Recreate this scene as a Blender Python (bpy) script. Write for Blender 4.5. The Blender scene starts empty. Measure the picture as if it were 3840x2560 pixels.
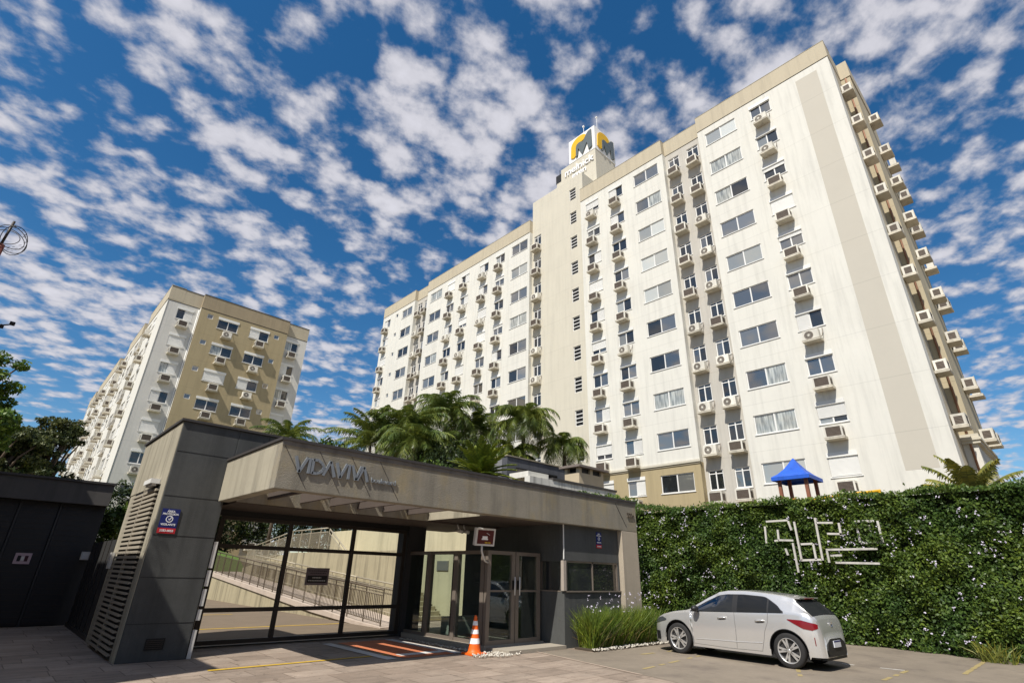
import bpy, bmesh, math, random
import numpy as np
from mathutils import Vector, Matrix
random.seed(7)
RNG = np.random.default_rng(11)
R = math.radians
scene = bpy.context.scene
C = scene.collection

# ------------------------------------------------------------------ camera, sky, sun, exposure
cam_d = bpy.data.cameras.new("camera")
cam = bpy.data.objects.new("camera", cam_d)
C.objects.link(cam)
cam_d.sensor_width = 36.0
cam_d.lens = 18.156
cam_d.clip_start = 0.1
cam_d.clip_end = 3000
_r = Vector((0.72314, -0.69026, 0.02446)); _d = Vector((0.29978, 0.28176, -0.91145)); _f = Vector((0.62225, 0.66644, 0.41068))
m = Matrix(((_r.x, -_d.x, -_f.x, 0), (_r.y, -_d.y, -_f.y, 0), (_r.z, -_d.z, -_f.z, 1.55), (0, 0, 0, 1)))
cam.matrix_world = m
scene.camera = cam

SUN = Vector((-0.76, -0.23, 1.0)).normalized()        # towards the sun
sun_el = math.asin(SUN.z)
sun_az = math.atan2(SUN.x, SUN.y)                     # clockwise from +Y
world = bpy.data.worlds.new("World"); scene.world = world; world.use_nodes = True
nt = world.node_tree; nt.nodes.clear()
def wn(t, **k):
    n = nt.nodes.new(t)
    for a, b in k.items(): setattr(n, a, b)
    return n
def wl(a, b): nt.links.new(a, b)
def wmath(op, a, b=None, c=None, clamp=False):
    n = wn("ShaderNodeMath", operation=op, use_clamp=clamp)
    for i, v in enumerate((a, b, c)):
        if v is None: continue
        if isinstance(v, (int, float)): n.inputs[i].default_value = v
        else: wl(v, n.inputs[i])
    return n.outputs[0]
out = wn("ShaderNodeOutputWorld"); bg = wn("ShaderNodeBackground"); wl(bg.outputs[0], out.inputs[0])
sky = wn("ShaderNodeTexSky", sky_type='NISHITA', sun_disc=False, sun_elevation=sun_el, sun_rotation=sun_az, air_density=1.0, dust_density=0.3, ozone_density=3.0)
hsv = wn("ShaderNodeHueSaturation"); hsv.inputs["Saturation"].default_value = 1.32; hsv.inputs["Value"].default_value = 1.2; hsv.inputs["Hue"].default_value = 0.497
wl(sky.outputs[0], hsv.inputs["Color"])
tc = wn("ShaderNodeTexCoord"); sep = wn("ShaderNodeSeparateXYZ"); wl(tc.outputs["Generated"], sep.inputs[0])
zz = wmath('ADD', wmath('MAXIMUM', sep.outputs[2], 0.0), 0.14)
comb = wn("ShaderNodeCombineXYZ")
wl(wmath('DIVIDE', sep.outputs[0], zz), comb.inputs[0]); wl(wmath('DIVIDE', sep.outputs[1], zz), comb.inputs[1])
mp = wn("ShaderNodeMapping"); wl(comb.outputs[0], mp.inputs[0])
mp.inputs["Location"].default_value = (3.1, 0.4, 0); mp.inputs["Rotation"].default_value = (0, 0, R(28)); mp.inputs["Scale"].default_value = (1.3, 1.5, 1)
def noise(vec, scale, detail, rough, dist=0.0):
    n = wn("ShaderNodeTexNoise", noise_dimensions='2D')
    n.inputs["Scale"].default_value = scale; n.inputs["Detail"].default_value = detail; n.inputs["Roughness"].default_value = rough; n.inputs["Distortion"].default_value = dist
    wl(vec, n.inputs["Vector"]); return n.outputs[0]
cov = noise(mp.outputs[0], 1.5, 3, 0.55, 0.0)
puff = noise(mp.outputs[0], 8.6, 10, 0.55, 0.1)
fine = noise(mp.outputs[0], 24, 5, 0.6)
wob = wn("ShaderNodeTexNoise", noise_dimensions='2D'); wob.inputs["Scale"].default_value = 9; wob.inputs["Detail"].default_value = 3; wl(mp.outputs[0], wob.inputs["Vector"])
wv = wn("ShaderNodeVectorMath", operation='MULTIPLY_ADD'); wl(wob.outputs[1], wv.inputs[0]); wv.inputs[1].default_value = (0.11, 0.11, 0); wl(mp.outputs[0], wv.inputs[2])
vor = wn("ShaderNodeTexVoronoi", voronoi_dimensions='2D', feature='SMOOTH_F1'); vor.inputs["Scale"].default_value = 8.5; vor.inputs["Smoothness"].default_value = 0.35; wl(wv.outputs[0], vor.inputs["Vector"])
cell = wmath('SUBTRACT', 0.52, vor.outputs["Distance"])
dens = wmath('ADD', wmath('ADD', wmath('MULTIPLY', puff, 0.72), wmath('ADD', wmath('MULTIPLY', cell, 0.36), 0.10)), wmath('MULTIPLY', wmath('SUBTRACT', cov, 0.5), 0.62))
dens = wmath('ADD', dens, wmath('MULTIPLY', wmath('SUBTRACT', fine, 0.5), 0.20))
mr = wn("ShaderNodeMapRange", interpolation_type='SMOOTHSTEP'); wl(dens, mr.inputs[0])
mr.inputs[1].default_value = 0.375; mr.inputs[2].default_value = 0.70
shade = wn("ShaderNodeMapRange"); wl(dens, shade.inputs[0])
shade.inputs[1].default_value = 0.45; shade.inputs[2].default_value = 0.85; shade.inputs[3].default_value = 0.86; shade.inputs[4].default_value = 1.16
cc = wn("ShaderNodeVectorMath", operation='SCALE'); cc.inputs[0].default_value = (6.7, 6.65, 7.25); wl(shade.outputs[0], cc.inputs["Scale"])
mixc = wn("ShaderNodeMix", data_type='RGBA'); wl(wmath('MULTIPLY', mr.outputs[0], 0.96), mixc.inputs[0]); wl(hsv.outputs[0], mixc.inputs[6]); wl(cc.outputs[0], mixc.inputs[7])
wl(mixc.outputs[2], bg.inputs[0]); bg.inputs[1].default_value = 0.08

sun_l = bpy.data.lights.new("sun", 'SUN'); sun_l.energy = 5.0; sun_l.angle = R(0.5); sun_l.color = (1.0, 0.955, 0.88)
sun_o = bpy.data.objects.new("sun", sun_l); C.objects.link(sun_o)
sun_o.rotation_euler = (-SUN).to_track_quat('-Z', 'Y').to_euler()
sun_o.location = (0, 0, 80)
scene.view_settings.view_transform = 'Standard'; scene.view_settings.look = 'None'
scene.view_settings.exposure = 0.25; scene.view_settings.gamma = 1.0
scene.cycles.max_bounces = 8; scene.cycles.transparent_max_bounces = 12

# ------------------------------------------------------------------ materials
MATS = {}
def mat(name, col, rough=0.75, var=0.12, scale=1.5, metal=0.0, bump=0.0, bscale=60, streak=0.0, joint=None, spec=0.4, island=0.0, coat=0.0, coords='pos', trans=0.0, blotch=None, objrand=0.0):
    """plain weathered surface: base colour, broad tone variation, vertical dirt streaks, fine bump, optional horizontal joints"""
    if name in MATS: return MATS[name]
    M = bpy.data.materials.new(name); M.use_nodes = True; MATS[name] = M
    t = M.node_tree; p = t.nodes["Principled BSDF"]
    def N(ty, **k):
        n = t.nodes.new(ty)
        for a, b in k.items(): setattr(n, a, b)
        return n
    L = t.links.new
    p.inputs["Roughness"].default_value = rough; p.inputs["Metallic"].default_value = metal
    p.inputs["Specular IOR Level"].default_value = spec; p.inputs["Coat Weight"].default_value = coat
    if trans: p.inputs["Transmission Weight"].default_value = trans
    g = N("ShaderNodeNewGeometry"); tcx = N("ShaderNodeTexCoord")
    vec = g.outputs["Position"] if coords == 'pos' else tcx.outputs["Object"]
    def nz(sc, det=4, ro=0.6, v=None, vscale=None):
        n = N("ShaderNodeTexNoise"); n.inputs["Scale"].default_value = sc; n.inputs["Detail"].default_value = det; n.inputs["Roughness"].default_value = ro
        src = v or vec
        if vscale:
            mm = N("ShaderNodeMapping"); mm.inputs["Scale"].default_value = vscale; L(src, mm.inputs[0]); src = mm.outputs[0]
        L(src, n.inputs["Vector"]); return n.outputs[0]
    def mth(op, a, b=None, clamp=False):
        n = N("ShaderNodeMath", operation=op, use_clamp=clamp)
        for i, v in enumerate((a, b)):
            if v is None: continue
            if isinstance(v, (int, float)): n.inputs[i].default_value = v
            else: L(v, n.inputs[i])
        return n.outputs[0]
    f = None
    if var:
        a = nz(scale, 5); f = mth('ADD', mth('MULTIPLY', mth('SUBTRACT', a, 0.5), 3.2 * var), 1.0)
        b = nz(scale * 9, 3); f = mth('MULTIPLY', f, mth('ADD', mth('MULTIPLY', mth('SUBTRACT', b, 0.5), 1.2 * var), 1.0))
    if island:
        i = mth('ADD', mth('MULTIPLY', mth('SUBTRACT', g.outputs["Random Per Island"], 0.5), 2 * island), 1.0); f = i if f is None else mth('MULTIPLY', f, i)
    if objrand:
        oi = N("ShaderNodeObjectInfo"); i2 = mth('ADD', mth('MULTIPLY', mth('SUBTRACT', oi.outputs["Random"], 0.5), 2 * objrand), 1.0); f = i2 if f is None else mth('MULTIPLY', f, i2)
    if streak:
        s = nz(1.0, 5, 0.65, vscale=(3.2, 3.2, 0.22)); s = mth('MULTIPLY', mth('SUBTRACT', s, 0.47, clamp=True), 5.0, clamp=True)
        s = mth('SUBTRACT', 1.0, mth('MULTIPLY', s, streak)); f = s if f is None else mth('MULTIPLY', f, s)
    if joint:
        per, off, dark = joint; sp = N("ShaderNodeSeparateXYZ"); L(g.outputs["Position"], sp.inputs[0])
        q = mth('FRACT', mth('DIVIDE', mth('SUBTRACT', sp.outputs[2], off), per)); q = mth('LESS_THAN', q, 0.03 / per)
        q = mth('SUBTRACT', 1.0, mth('MULTIPLY', q, dark)); f = q if f is None else mth('MULTIPLY', f, q)
    if blotch:
        q = mth('MULTIPLY', mth('SUBTRACT', nz(1.0, 6, 0.7, vscale=(1.1, 1.1, 0.7)), 0.50, clamp=True), 6.0, clamp=True)
        mxb = N("ShaderNodeMix", data_type='RGBA'); L(mth('MULTIPLY', q, blotch[1]), mxb.inputs[0]); mxb.inputs[6].default_value = (*col, 1); mxb.inputs[7].default_value = (*blotch[0], 1); colsock = mxb.outputs[2]
    else: colsock = None
    if f is None: p.inputs["Base Color"].default_value = (*col, 1)
    else:
        v = N("ShaderNodeVectorMath", operation='SCALE'); v.inputs[0].default_value = col
        if colsock: L(colsock, v.inputs[0])
        L(f, v.inputs["Scale"]); L(v.outputs[0], p.inputs["Base Color"])
    if bump:
        bn = N("ShaderNodeBump"); bn.inputs["Strength"].default_value = bump; bn.inputs["Distance"].default_value = 0.02
        L(nz(bscale, 4), bn.inputs["Height"]); L(bn.outputs[0], p.inputs["Normal"])
    return M

WHITE = mat("white_render", (0.635, 0.615, 0.55), 0.85, 0.05, 0.5, streak=0.12, joint=(2.72, 29.93, 0.14), bump=0.1)
BEIGE = mat("beige_render", (0.46, 0.40, 0.29), 0.85, 0.05, 0.6, streak=0.10, bump=0.1)
CREAM = mat("cream_render", (0.55, 0.51, 0.415), 0.85, 0.04, 0.6, streak=0.08, joint=(2.72, 29.93, 0.12), bump=0.1)
TAUPE = mat("taupe_paint", (0.48, 0.445, 0.375), 0.85, 0.03, 0.6, joint=(2.72, 29.93, 0.16))
GREIGE = mat("greige_recess", (0.47, 0.44, 0.385), 0.85, 0.05, 0.6, streak=0.1, joint=(2.72, 29.93, 0.14))
KHAKI = mat("khaki_render", (0.37, 0.30, 0.175), 0.85, 0.05, 0.5, streak=0.12, joint=(2.72, 21.95, 0.15), bump=0.1)
ALU = mat("white_frame", (0.72, 0.71, 0.68), 0.45, 0.03)
SHUT = mat("shutter_white", (0.70, 0.69, 0.65), 0.6, 0.04, objrand=0.10)
ACW = mat("ac_casing", (0.66, 0.625, 0.54), 0.55, 0.08, 2.0, streak=0.22, objrand=0.16)
ACT = mat("ac_tray", (0.58, 0.53, 0.43), 0.7, 0.12, 2.0, streak=0.25, objrand=0.18)
ACD = mat("ac_grille_dark", (0.065, 0.045, 0.032), 0.7, 0.2, 4.0)
ACG = mat("ac_grille_grey", (0.20, 0.17, 0.14), 0.7, 0.2, 4.0)
CONC = mat("exposed_concrete", (0.255, 0.23, 0.18), 0.9, 0.16, 1.6, streak=0.24, bump=0.5, bscale=45, blotch=((0.33, 0.26, 0.13), 0.55))
CONCL = mat("pale_concrete", (0.36, 0.325, 0.245), 0.9, 0.12, 1.2, streak=0.38, bump=0.3)
DARKW = mat("charcoal_render", (0.072, 0.074, 0.071), 0.85, 0.20, 1.2, streak=0.25, bump=0.25)
DARKP = mat("charcoal_panel", (0.040, 0.040, 0.042), 0.6, 0.15, 1.0, streak=0.2)
SOFF = mat("dark_soffit", (0.085, 0.066, 0.055), 0.9, 0.15, 1.0)
STEEL = mat("dark_steel", (0.045, 0.038, 0.032), 0.5, 0.1, 3.0, metal=0.3)
DOORF = mat("bronze_frame", (0.24, 0.20, 0.165), 0.45, 0.06, 3.0, metal=0.4)
BLACK = mat("black", (0.012, 0.012, 0.012), 0.6, 0)
RUB = mat("tyre_rubber", (0.022, 0.021, 0.021), 0.85, 0.15, 8)
LETM = mat("brushed_letter", (0.21, 0.23, 0.25), 0.5, 0.06, 6, metal=0.15)
WLET = mat("white_letter", (0.85, 0.85, 0.85), 0.5, 0)
PEB = mat("white_pebble", (0.50, 0.46, 0.39), 0.8, 0.05, island=0.25)
PINKC = mat("ramp_slab_paint", (0.46, 0.38, 0.31), 0.85, 0.1, 2, streak=0.1)
BARK = mat("bark", (0.11, 0.08, 0.055), 0.95, 0.25, 4, bump=0.5, bscale=25)
COPE = mat("coping_metal", (0.05, 0.045, 0.042), 0.6, 0.1)
YEL = mat("yellow_paint", (0.52, 0.33, 0.03), 0.8, 0.18, 6)
WPAINT = mat("white_paint", (0.62, 0.60, 0.56), 0.8, 0.15, 6)

def leafmat(name, col, isl=0.45, trans=0.25, rough=0.5):
    if name in MATS: return MATS[name]
    M = bpy.data.materials.new(name); M.use_nodes = True; MATS[name] = M
    t = M.node_tree; p = t.nodes["Principled BSDF"]; L = t.links.new
    g = t.nodes.new("ShaderNodeNewGeometry")
    cr = t.nodes.new("ShaderNodeValToRGB"); L(g.outputs["Random Per Island"], cr.inputs[0])
    e = cr.color_ramp.elements; d = [c * (1 - isl) for c in col]
    e[0].color = (d[0] * 0.8, d[1] * 0.95, d[2], 1); e[1].color = (col[0] * 1.55, col[1] * 1.35, col[2] * 1.05, 1)
    k = cr.color_ramp.elements.new(0.5); k.color = (*col, 1)
    nn = t.nodes.new("ShaderNodeTexNoise"); nn.inputs["Scale"].default_value = 0.9; nn.inputs["Detail"].default_value = 4; L(g.outputs["Position"], nn.inputs["Vector"])
    mm = t.nodes.new("ShaderNodeMapRange"); L(nn.outputs[0], mm.inputs[0]); mm.inputs[1].default_value = 0.38; mm.inputs[2].default_value = 0.64
    ty = t.nodes.new("ShaderNodeMix"); ty.data_type = 'RGBA'; ty.blend_type = 'MULTIPLY'; ty.inputs[0].default_value = 1.0; L(cr.outputs[0], ty.inputs[6])
    tw = t.nodes.new("ShaderNodeMix"); tw.data_type = 'RGBA'; L(mm.outputs[0], tw.inputs[0]); tw.inputs[6].default_value = (0.72, 0.80, 0.85, 1); tw.inputs[7].default_value = (1.30, 1.16, 0.90, 1); L(tw.outputs[2], ty.inputs[7])
    L(ty.outputs[2], p.inputs["Base Color"]); p.inputs["Roughness"].default_value = rough; p.inputs["Specular IOR Level"].default_value = 0.35
    tr = t.nodes.new("ShaderNodeBsdfTranslucent"); L(ty.outputs[2], tr.inputs[0])
    mx = t.nodes.new("ShaderNodeMixShader"); mx.inputs[0].default_value = trans
    L(p.outputs[0], mx.inputs[1]); L(tr.outputs[0], mx.inputs[2]); L(mx.outputs[0], t.nodes["Material Output"].inputs[0])
    return M
HEDGE = leafmat("hedge_leaf", (0.092, 0.155, 0.032), 0.45, 0.36)
PALM = leafmat("palm_leaf", (0.125, 0.17, 0.042), 0.4, 0.3, 0.38)
FANP = leafmat("fan_palm_leaf", (0.17, 0.22, 0.03), 0.3)
TREE1 = leafmat("bright_tree_leaf", (0.10, 0.17, 0.025))
TREE2 = leafmat("dull_tree_leaf", (0.075, 0.095, 0.035))
SHRUB = leafmat("shrub_leaf", (0.07, 0.12, 0.02))
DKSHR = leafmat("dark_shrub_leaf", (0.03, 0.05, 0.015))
GRASS = leafmat("tall_grass_blade", (0.15, 0.21, 0.03), 0.3, 0.35)
ARECA = leafmat("areca_leaf", (0.22, 0.22, 0.045), 0.4)
FLOW = mat("pale_flower", (0.58, 0.53, 0.63), 0.6, 0, island=0.12)

def glass(name, base=(0.012, 0.014, 0.016), refl=0.10, rough=0.03, tint=(0.95, 0.90, 0.84)):
    """opaque dark pane: black room behind, mirror reflection of the sky in front"""
    M = bpy.data.materials.new(name); M.use_nodes = True; MATS[name] = M
    t = M.node_tree; p = t.nodes["Principled BSDF"]; L = t.links.new
    p.inputs["Base Color"].default_value = (*base, 1); p.inputs["Roughness"].default_value = 0.6; p.inputs["Specular IOR Level"].default_value = 0.2
    oi = t.nodes.new("ShaderNodeObjectInfo"); ov = t.nodes.new("ShaderNodeMath"); ov.operation = 'MULTIPLY_ADD'; ov.inputs[1].default_value = 1.3; ov.inputs[2].default_value = 0.4; L(oi.outputs["Random"], ov.inputs[0])
    sc_ = t.nodes.new("ShaderNodeVectorMath"); sc_.operation = 'SCALE'; sc_.inputs[0].default_value = base; L(ov.outputs[0], sc_.inputs["Scale"]); L(sc_.outputs[0], p.inputs["Base Color"])
    gl = t.nodes.new("ShaderNodeBsdfGlossy"); gl.inputs["Roughness"].default_value = rough; gl.inputs["Color"].default_value = (*tint, 1)
    fr = t.nodes.new("ShaderNodeFresnel"); fr.inputs["IOR"].default_value = 1.5
    ad = t.nodes.new("ShaderNodeMath"); ad.operation = 'ADD'; ad.use_clamp = True; ad.inputs[1].default_value = refl; L(fr.outputs[0], ad.inputs[0])
    tx = t.nodes.new("ShaderNodeTexCoord"); n = t.nodes.new("ShaderNodeTexNoise"); n.inputs["Scale"].default_value = 1.2
    L(tx.outputs["Object"], n.inputs["Vector"]); b = t.nodes.new("ShaderNodeBump"); b.inputs["Strength"].default_value = 0.09; L(n.outputs[0], b.inputs["Height"]); L(b.outputs[0], gl.inputs["Normal"])
    mx = t.nodes.new("ShaderNodeMixShader"); L(ad.outputs[0], mx.inputs[0]); L(p.outputs[0], mx.inputs[1]); L(gl.outputs[0], mx.inputs[2]); L(mx.outputs[0], t.nodes["Material Output"].inputs[0])
    return M
G_DARK = glass("window_glass_dark", refl=0.06)
G_GREY = glass("window_glass_grey", (0.10, 0.10, 0.095), 0.17)
G_PALE = glass("window_glass_pale_blind", (0.42, 0.43, 0.40), 0.10)
G_MID = glass("window_glass_blind", (0.22, 0.225, 0.21), 0.14)
def curtain_glass():
    M = glass("window_glass_curtain", (0.4, 0.4, 0.37), 0.08); t = M.node_tree; p = t.nodes["Principled BSDF"]
    tx = t.nodes.new("ShaderNodeTexCoord"); w = t.nodes.new("ShaderNodeTexNoise"); w.inputs["Scale"].default_value = 9.0; w.inputs["Detail"].default_value = 3
    mp_ = t.nodes.new("ShaderNodeMapping"); mp_.inputs["Scale"].default_value = (1, 1, 0.10); t.links.new(tx.outputs["Object"], mp_.inputs[0]); t.links.new(mp_.outputs[0], w.inputs["Vector"])
    r_ = t.nodes.new("ShaderNodeValToRGB"); r_.color_ramp.elements[0].position = 0.36; r_.color_ramp.elements[1].position = 0.64; r_.color_ramp.elements[0].color = (0.17, 0.18, 0.17, 1); r_.color_ramp.elements[1].color = (0.52, 0.53, 0.48, 1)
    t.links.new(w.outputs[0], r_.inputs[0]); t.links.new(r_.outputs[0], p.inputs["Base Color"]); return M
G_CURT = curtain_glass()
def clear_glass():
    M = bpy.data.materials.new("clear_glass"); M.use_nodes = True; t = M.node_tree; L = t.links.new
    t.nodes.remove(t.nodes["Principled BSDF"]); tr = t.nodes.new("ShaderNodeBsdfTransparent"); tr.inputs[0].default_value = (0.80, 0.86, 0.84, 1)
    gl = t.nodes.new("ShaderNodeBsdfGlossy"); gl.inputs["Roughness"].default_value = 0.02
    lw = t.nodes.new("ShaderNodeLayerWeight"); lw.inputs["Blend"].default_value = 0.5; pw = t.nodes.new("ShaderNodeMath"); pw.operation = 'POWER'; pw.inputs[1].default_value = 3.5; L(lw.outputs["Facing"], pw.inputs[0])
    fr = t.nodes.new("ShaderNodeMath"); fr.operation = 'MULTIPLY_ADD'; fr.inputs[1].default_value = 0.7; fr.inputs[2].default_value = 0.05; L(pw.outputs[0], fr.inputs[0]); mx = t.nodes.new("ShaderNodeMixShader")
    L(fr.outputs[0], mx.inputs[0]); L(tr.outputs[0], mx.inputs[1]); L(gl.outputs[0], mx.inputs[2]); L(mx.outputs[0], t.nodes["Material Output"].inputs[0]); return M
G_CLEAR = clear_glass()

# ------------------------------------------------------------------ mesh helpers
class MB:
    def __init__(s): s.v = []; s.f = []; s.m = []; s.mats = []; s.sm = []
    def mi(s, mt):
        if mt not in s.mats: s.mats.append(mt)
        return s.mats.index(mt)
    def poly(s, pts, mt, smooth=False):
        b = len(s.v); s.v += [tuple(p) for p in pts]; s.f.append(tuple(range(b, b + len(pts)))); s.m.append(s.mi(mt)); s.sm.append(smooth)
    def raw(s, verts, faces, mt, smooth=False):
        b = len(s.v); s.v += [tuple(p) for p in verts]; k = s.mi(mt)
        for f in faces: s.f.append(tuple(b + i for i in f)); s.m.append(k); s.sm.append(smooth)
    def box(s, x0, y0, z0, x1, y1, z1, mt, M=None):
        if x0 > x1: x0, x1 = x1, x0
        if y0 > y1: y0, y1 = y1, y0
        if z0 > z1: z0, z1 = z1, z0
        v = [(x0, y0, z0), (x1, y0, z0), (x1, y1, z0), (x0, y1, z0), (x0, y0, z1), (x1, y0, z1), (x1, y1, z1), (x0, y1, z1)]
        if M is not None: v = [M @ Vector(p) for p in v]
        s.raw(v, [(3, 2, 1, 0), (4, 5, 6, 7), (0, 1, 5, 4), (1, 2, 6, 5), (2, 3, 7, 6), (3, 0, 4, 7)], mt)
    def bar(s, a, b, w, h, mt, up=(0, 0, 1)):
        """rectangular bar from a to b, w across, h along up"""
        a = Vector(a); b = Vector(b); d = (b - a); L = d.length; d.normalize(); u = Vector(up)
        x = d.cross(u)
        if x.length < 1e-4: x = d.cross(Vector((1, 0, 0)))
        x.normalize(); u = x.cross(d).normalized()
        v = []
        for p in (a, b):
            for sx, su in ((-1, -1), (1, -1), (1, 1), (-1, 1)): v.append(p + x * sx * w / 2 + u * su * h / 2)
        s.raw(v, [(0, 1, 2, 3), (7, 6, 5, 4), (0, 4, 5, 1), (1, 5, 6, 2), (2, 6, 7, 3), (3, 7, 4, 0)], mt)
    def tube(s, pts, r, mt, n=8, caps=True, radii=None):
        pts = [Vector(p) for p in pts]; rings = []
        ref = Vector((0.0, 0.0, 1.0))
        for i, p in enumerate(pts):
            d = (pts[min(i + 1, len(pts) - 1)] - pts[max(i - 1, 0)]).normalized()
            x = d.cross(ref)
            if x.length < 0.05: x = d.cross(Vector((1, 0, 0)))
            x.normalize(); y = d.cross(x).normalized(); rr = radii[i] if radii else r
            rings.append([p + x * rr * math.cos(2 * math.pi * k / n) + y * rr * math.sin(2 * math.pi * k / n) for k in range(n)])
        v = [q for g in rings for q in g]; f = []
        for i in range(len(rings) - 1):
            for k in range(n): f.append((i * n + k, i * n + (k + 1) % n, (i + 1) * n + (k + 1) % n, (i + 1) * n + k))
        if caps: f.append(tuple(range(n))[::-1]); f.append(tuple((len(rings) - 1) * n + k for k in range(n)))
        s.raw(v, f, mt, True)
    def lathe(s, prof, mt, n=24, M=None, smooth=True):
        """prof: (r, z) pairs round local z"""
        v = []
        for r, z in prof:
            for k in range(n):
                a = 2 * math.pi * k / n; p = Vector((r * math.cos(a), r * math.sin(a), z)); v.append(M @ p if M else p)
        f = [(i * n + k, i * n + (k + 1) % n, (i + 1) * n + (k + 1) % n, (i + 1) * n + k) for i in range(len(prof) - 1) for k in range(n)]
        s.raw(v, f, mt, smooth)
    def prism(s, poly, mt, M, depth):
        """flat outline in local xy extruded along local z by depth"""
        n = len(poly); v = [M @ Vector((x, y, 0)) for x, y in poly] + [M @ Vector((x, y, depth)) for x, y in poly]
        s.raw(v, [tuple(range(n))[::-1], tuple(range(n, 2 * n))] + [(i, (i + 1) % n, n + (i + 1) % n, n + i) for i in range(n)], mt)
    def mesh(s, name):
        me = bpy.data.meshes.new(name); me.from_pydata(s.v, [], s.f)
        for k in s.mats: me.materials.append(k)
        me.polygons.foreach_set("material_index", s.m); me.polygons.foreach_set("use_smooth", s.sm); me.update(); return me

def link(o, parent=None, world=True):
    C.objects.link(o)
    if parent is not None:
        o.parent = parent
        if world and parent.type == 'EMPTY':
            o.matrix_parent_inverse = Matrix.LocRotScale(parent.location, parent.rotation_euler, None).inverted()
    return o
def obj(name, mb, parent=None, loc=None, world=True, bevel=0.0):
    me = mb.mesh(name) if isinstance(mb, MB) else mb
    o = bpy.data.objects.new(name, me); link(o, parent, world)
    if loc is not None: o.location = loc
    if bevel:
        b = o.modifiers.new("bevel", 'BEVEL'); b.width = bevel; b.segments = 2; b.limit_method = 'ANGLE'; b.angle_limit = R(50)
    return o
def tag(o, label=None, cat=None, group=None, kind=None):
    if label: o["label"] = label
    if cat: o["category"] = cat
    if group: o["group"] = group
    if kind: o["kind"] = kind
    return o
def thing(name, label, cat, loc=(0, 0, 0), group=None, rz=0):
    o = bpy.data.objects.new(name, None); o.empty_display_size = 0.3; C.objects.link(o); o.location = loc; o.rotation_euler = (0, 0, rz)
    return tag(o, label, cat, group)
def local(name, mb, parent, loc=(0, 0, 0)):
    return obj(name, mb, parent, loc, world=False)
def dup(root, loc, rz, label=None, group=None):
    r = root.copy(); C.objects.link(r); r.location = loc; r.rotation_euler = (0, 0, rz)
    if label: r["label"] = label
    if group: r["group"] = group
    for ch in root.children:
        c = ch.copy(); C.objects.link(c); c.parent = r
        for g in ch.children:
            d = g.copy(); C.objects.link(d); d.parent = c
    return r
_fonts = {}
def text_mesh(body, size, depth, mt, align='CENTER', shear=0.0, space=1.0, bold=0.0):
    """raised lettering standing in the xz plane, facing -y, baseline at z = 0"""
    cu = bpy.data.curves.new("lettering", 'FONT'); cu.body = body; cu.size = size; cu.extrude = depth / 2; cu.align_x = align; cu.shear = shear; cu.space_character = space; cu.offset = bold
    cu.resolution_u = 3
    o = bpy.data.objects.new("lettering", cu); C.objects.link(o)
    dg = bpy.context.evaluated_depsgraph_get(); me = bpy.data.meshes.new_from_object(o.evaluated_get(dg)); bpy.data.objects.remove(o); bpy.data.curves.remove(cu)
    me.transform(Matrix.Rotation(R(90), 4, 'X')); me.materials.clear(); me.materials.append(mt); return me
def np_quads(name, V, mt, smooth=False):
    """V: n x 4 x 3 array of quads"""
    n = V.shape[0]; me = bpy.data.meshes.new(name); me.vertices.add(n * 4); me.vertices.foreach_set("co", V.reshape(-1).astype(np.float32))
    me.loops.add(n * 4); me.loops.foreach_set("vertex_index", np.arange(n * 4, dtype=np.int32))
    me.polygons.add(n); me.polygons.foreach_set("loop_start", np.arange(0, n * 4, 4, dtype=np.int32)); me.polygons.foreach_set("loop_total", np.full(n, 4, dtype=np.int32))
    me.materials.append(mt); me.update(calc_edges=True); me.validate(); return me
def leaves(P, size, aspect=0.5, bias=(0, 0, 0.4), rng=RNG):
    """leaf diamonds at points P; bias pulls their normals one way"""
    n = len(P); nr = rng.normal(size=(n, 3)); nr /= np.linalg.norm(nr, axis=1)[:, None]; nr += np.array(bias); nr /= np.linalg.norm(nr, axis=1)[:, None]
    t = np.cross(nr, rng.normal(size=(n, 3))); t /= np.linalg.norm(t, axis=1)[:, None]; b = np.cross(nr, t)
    s = size * rng.uniform(0.6, 1.35, n)[:, None]; w = s * aspect
    fold = nr * s * 0.18
    return np.stack([P - t * s, P + b * w + fold, P + t * s, P - b * w + fold], axis=1)
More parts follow.
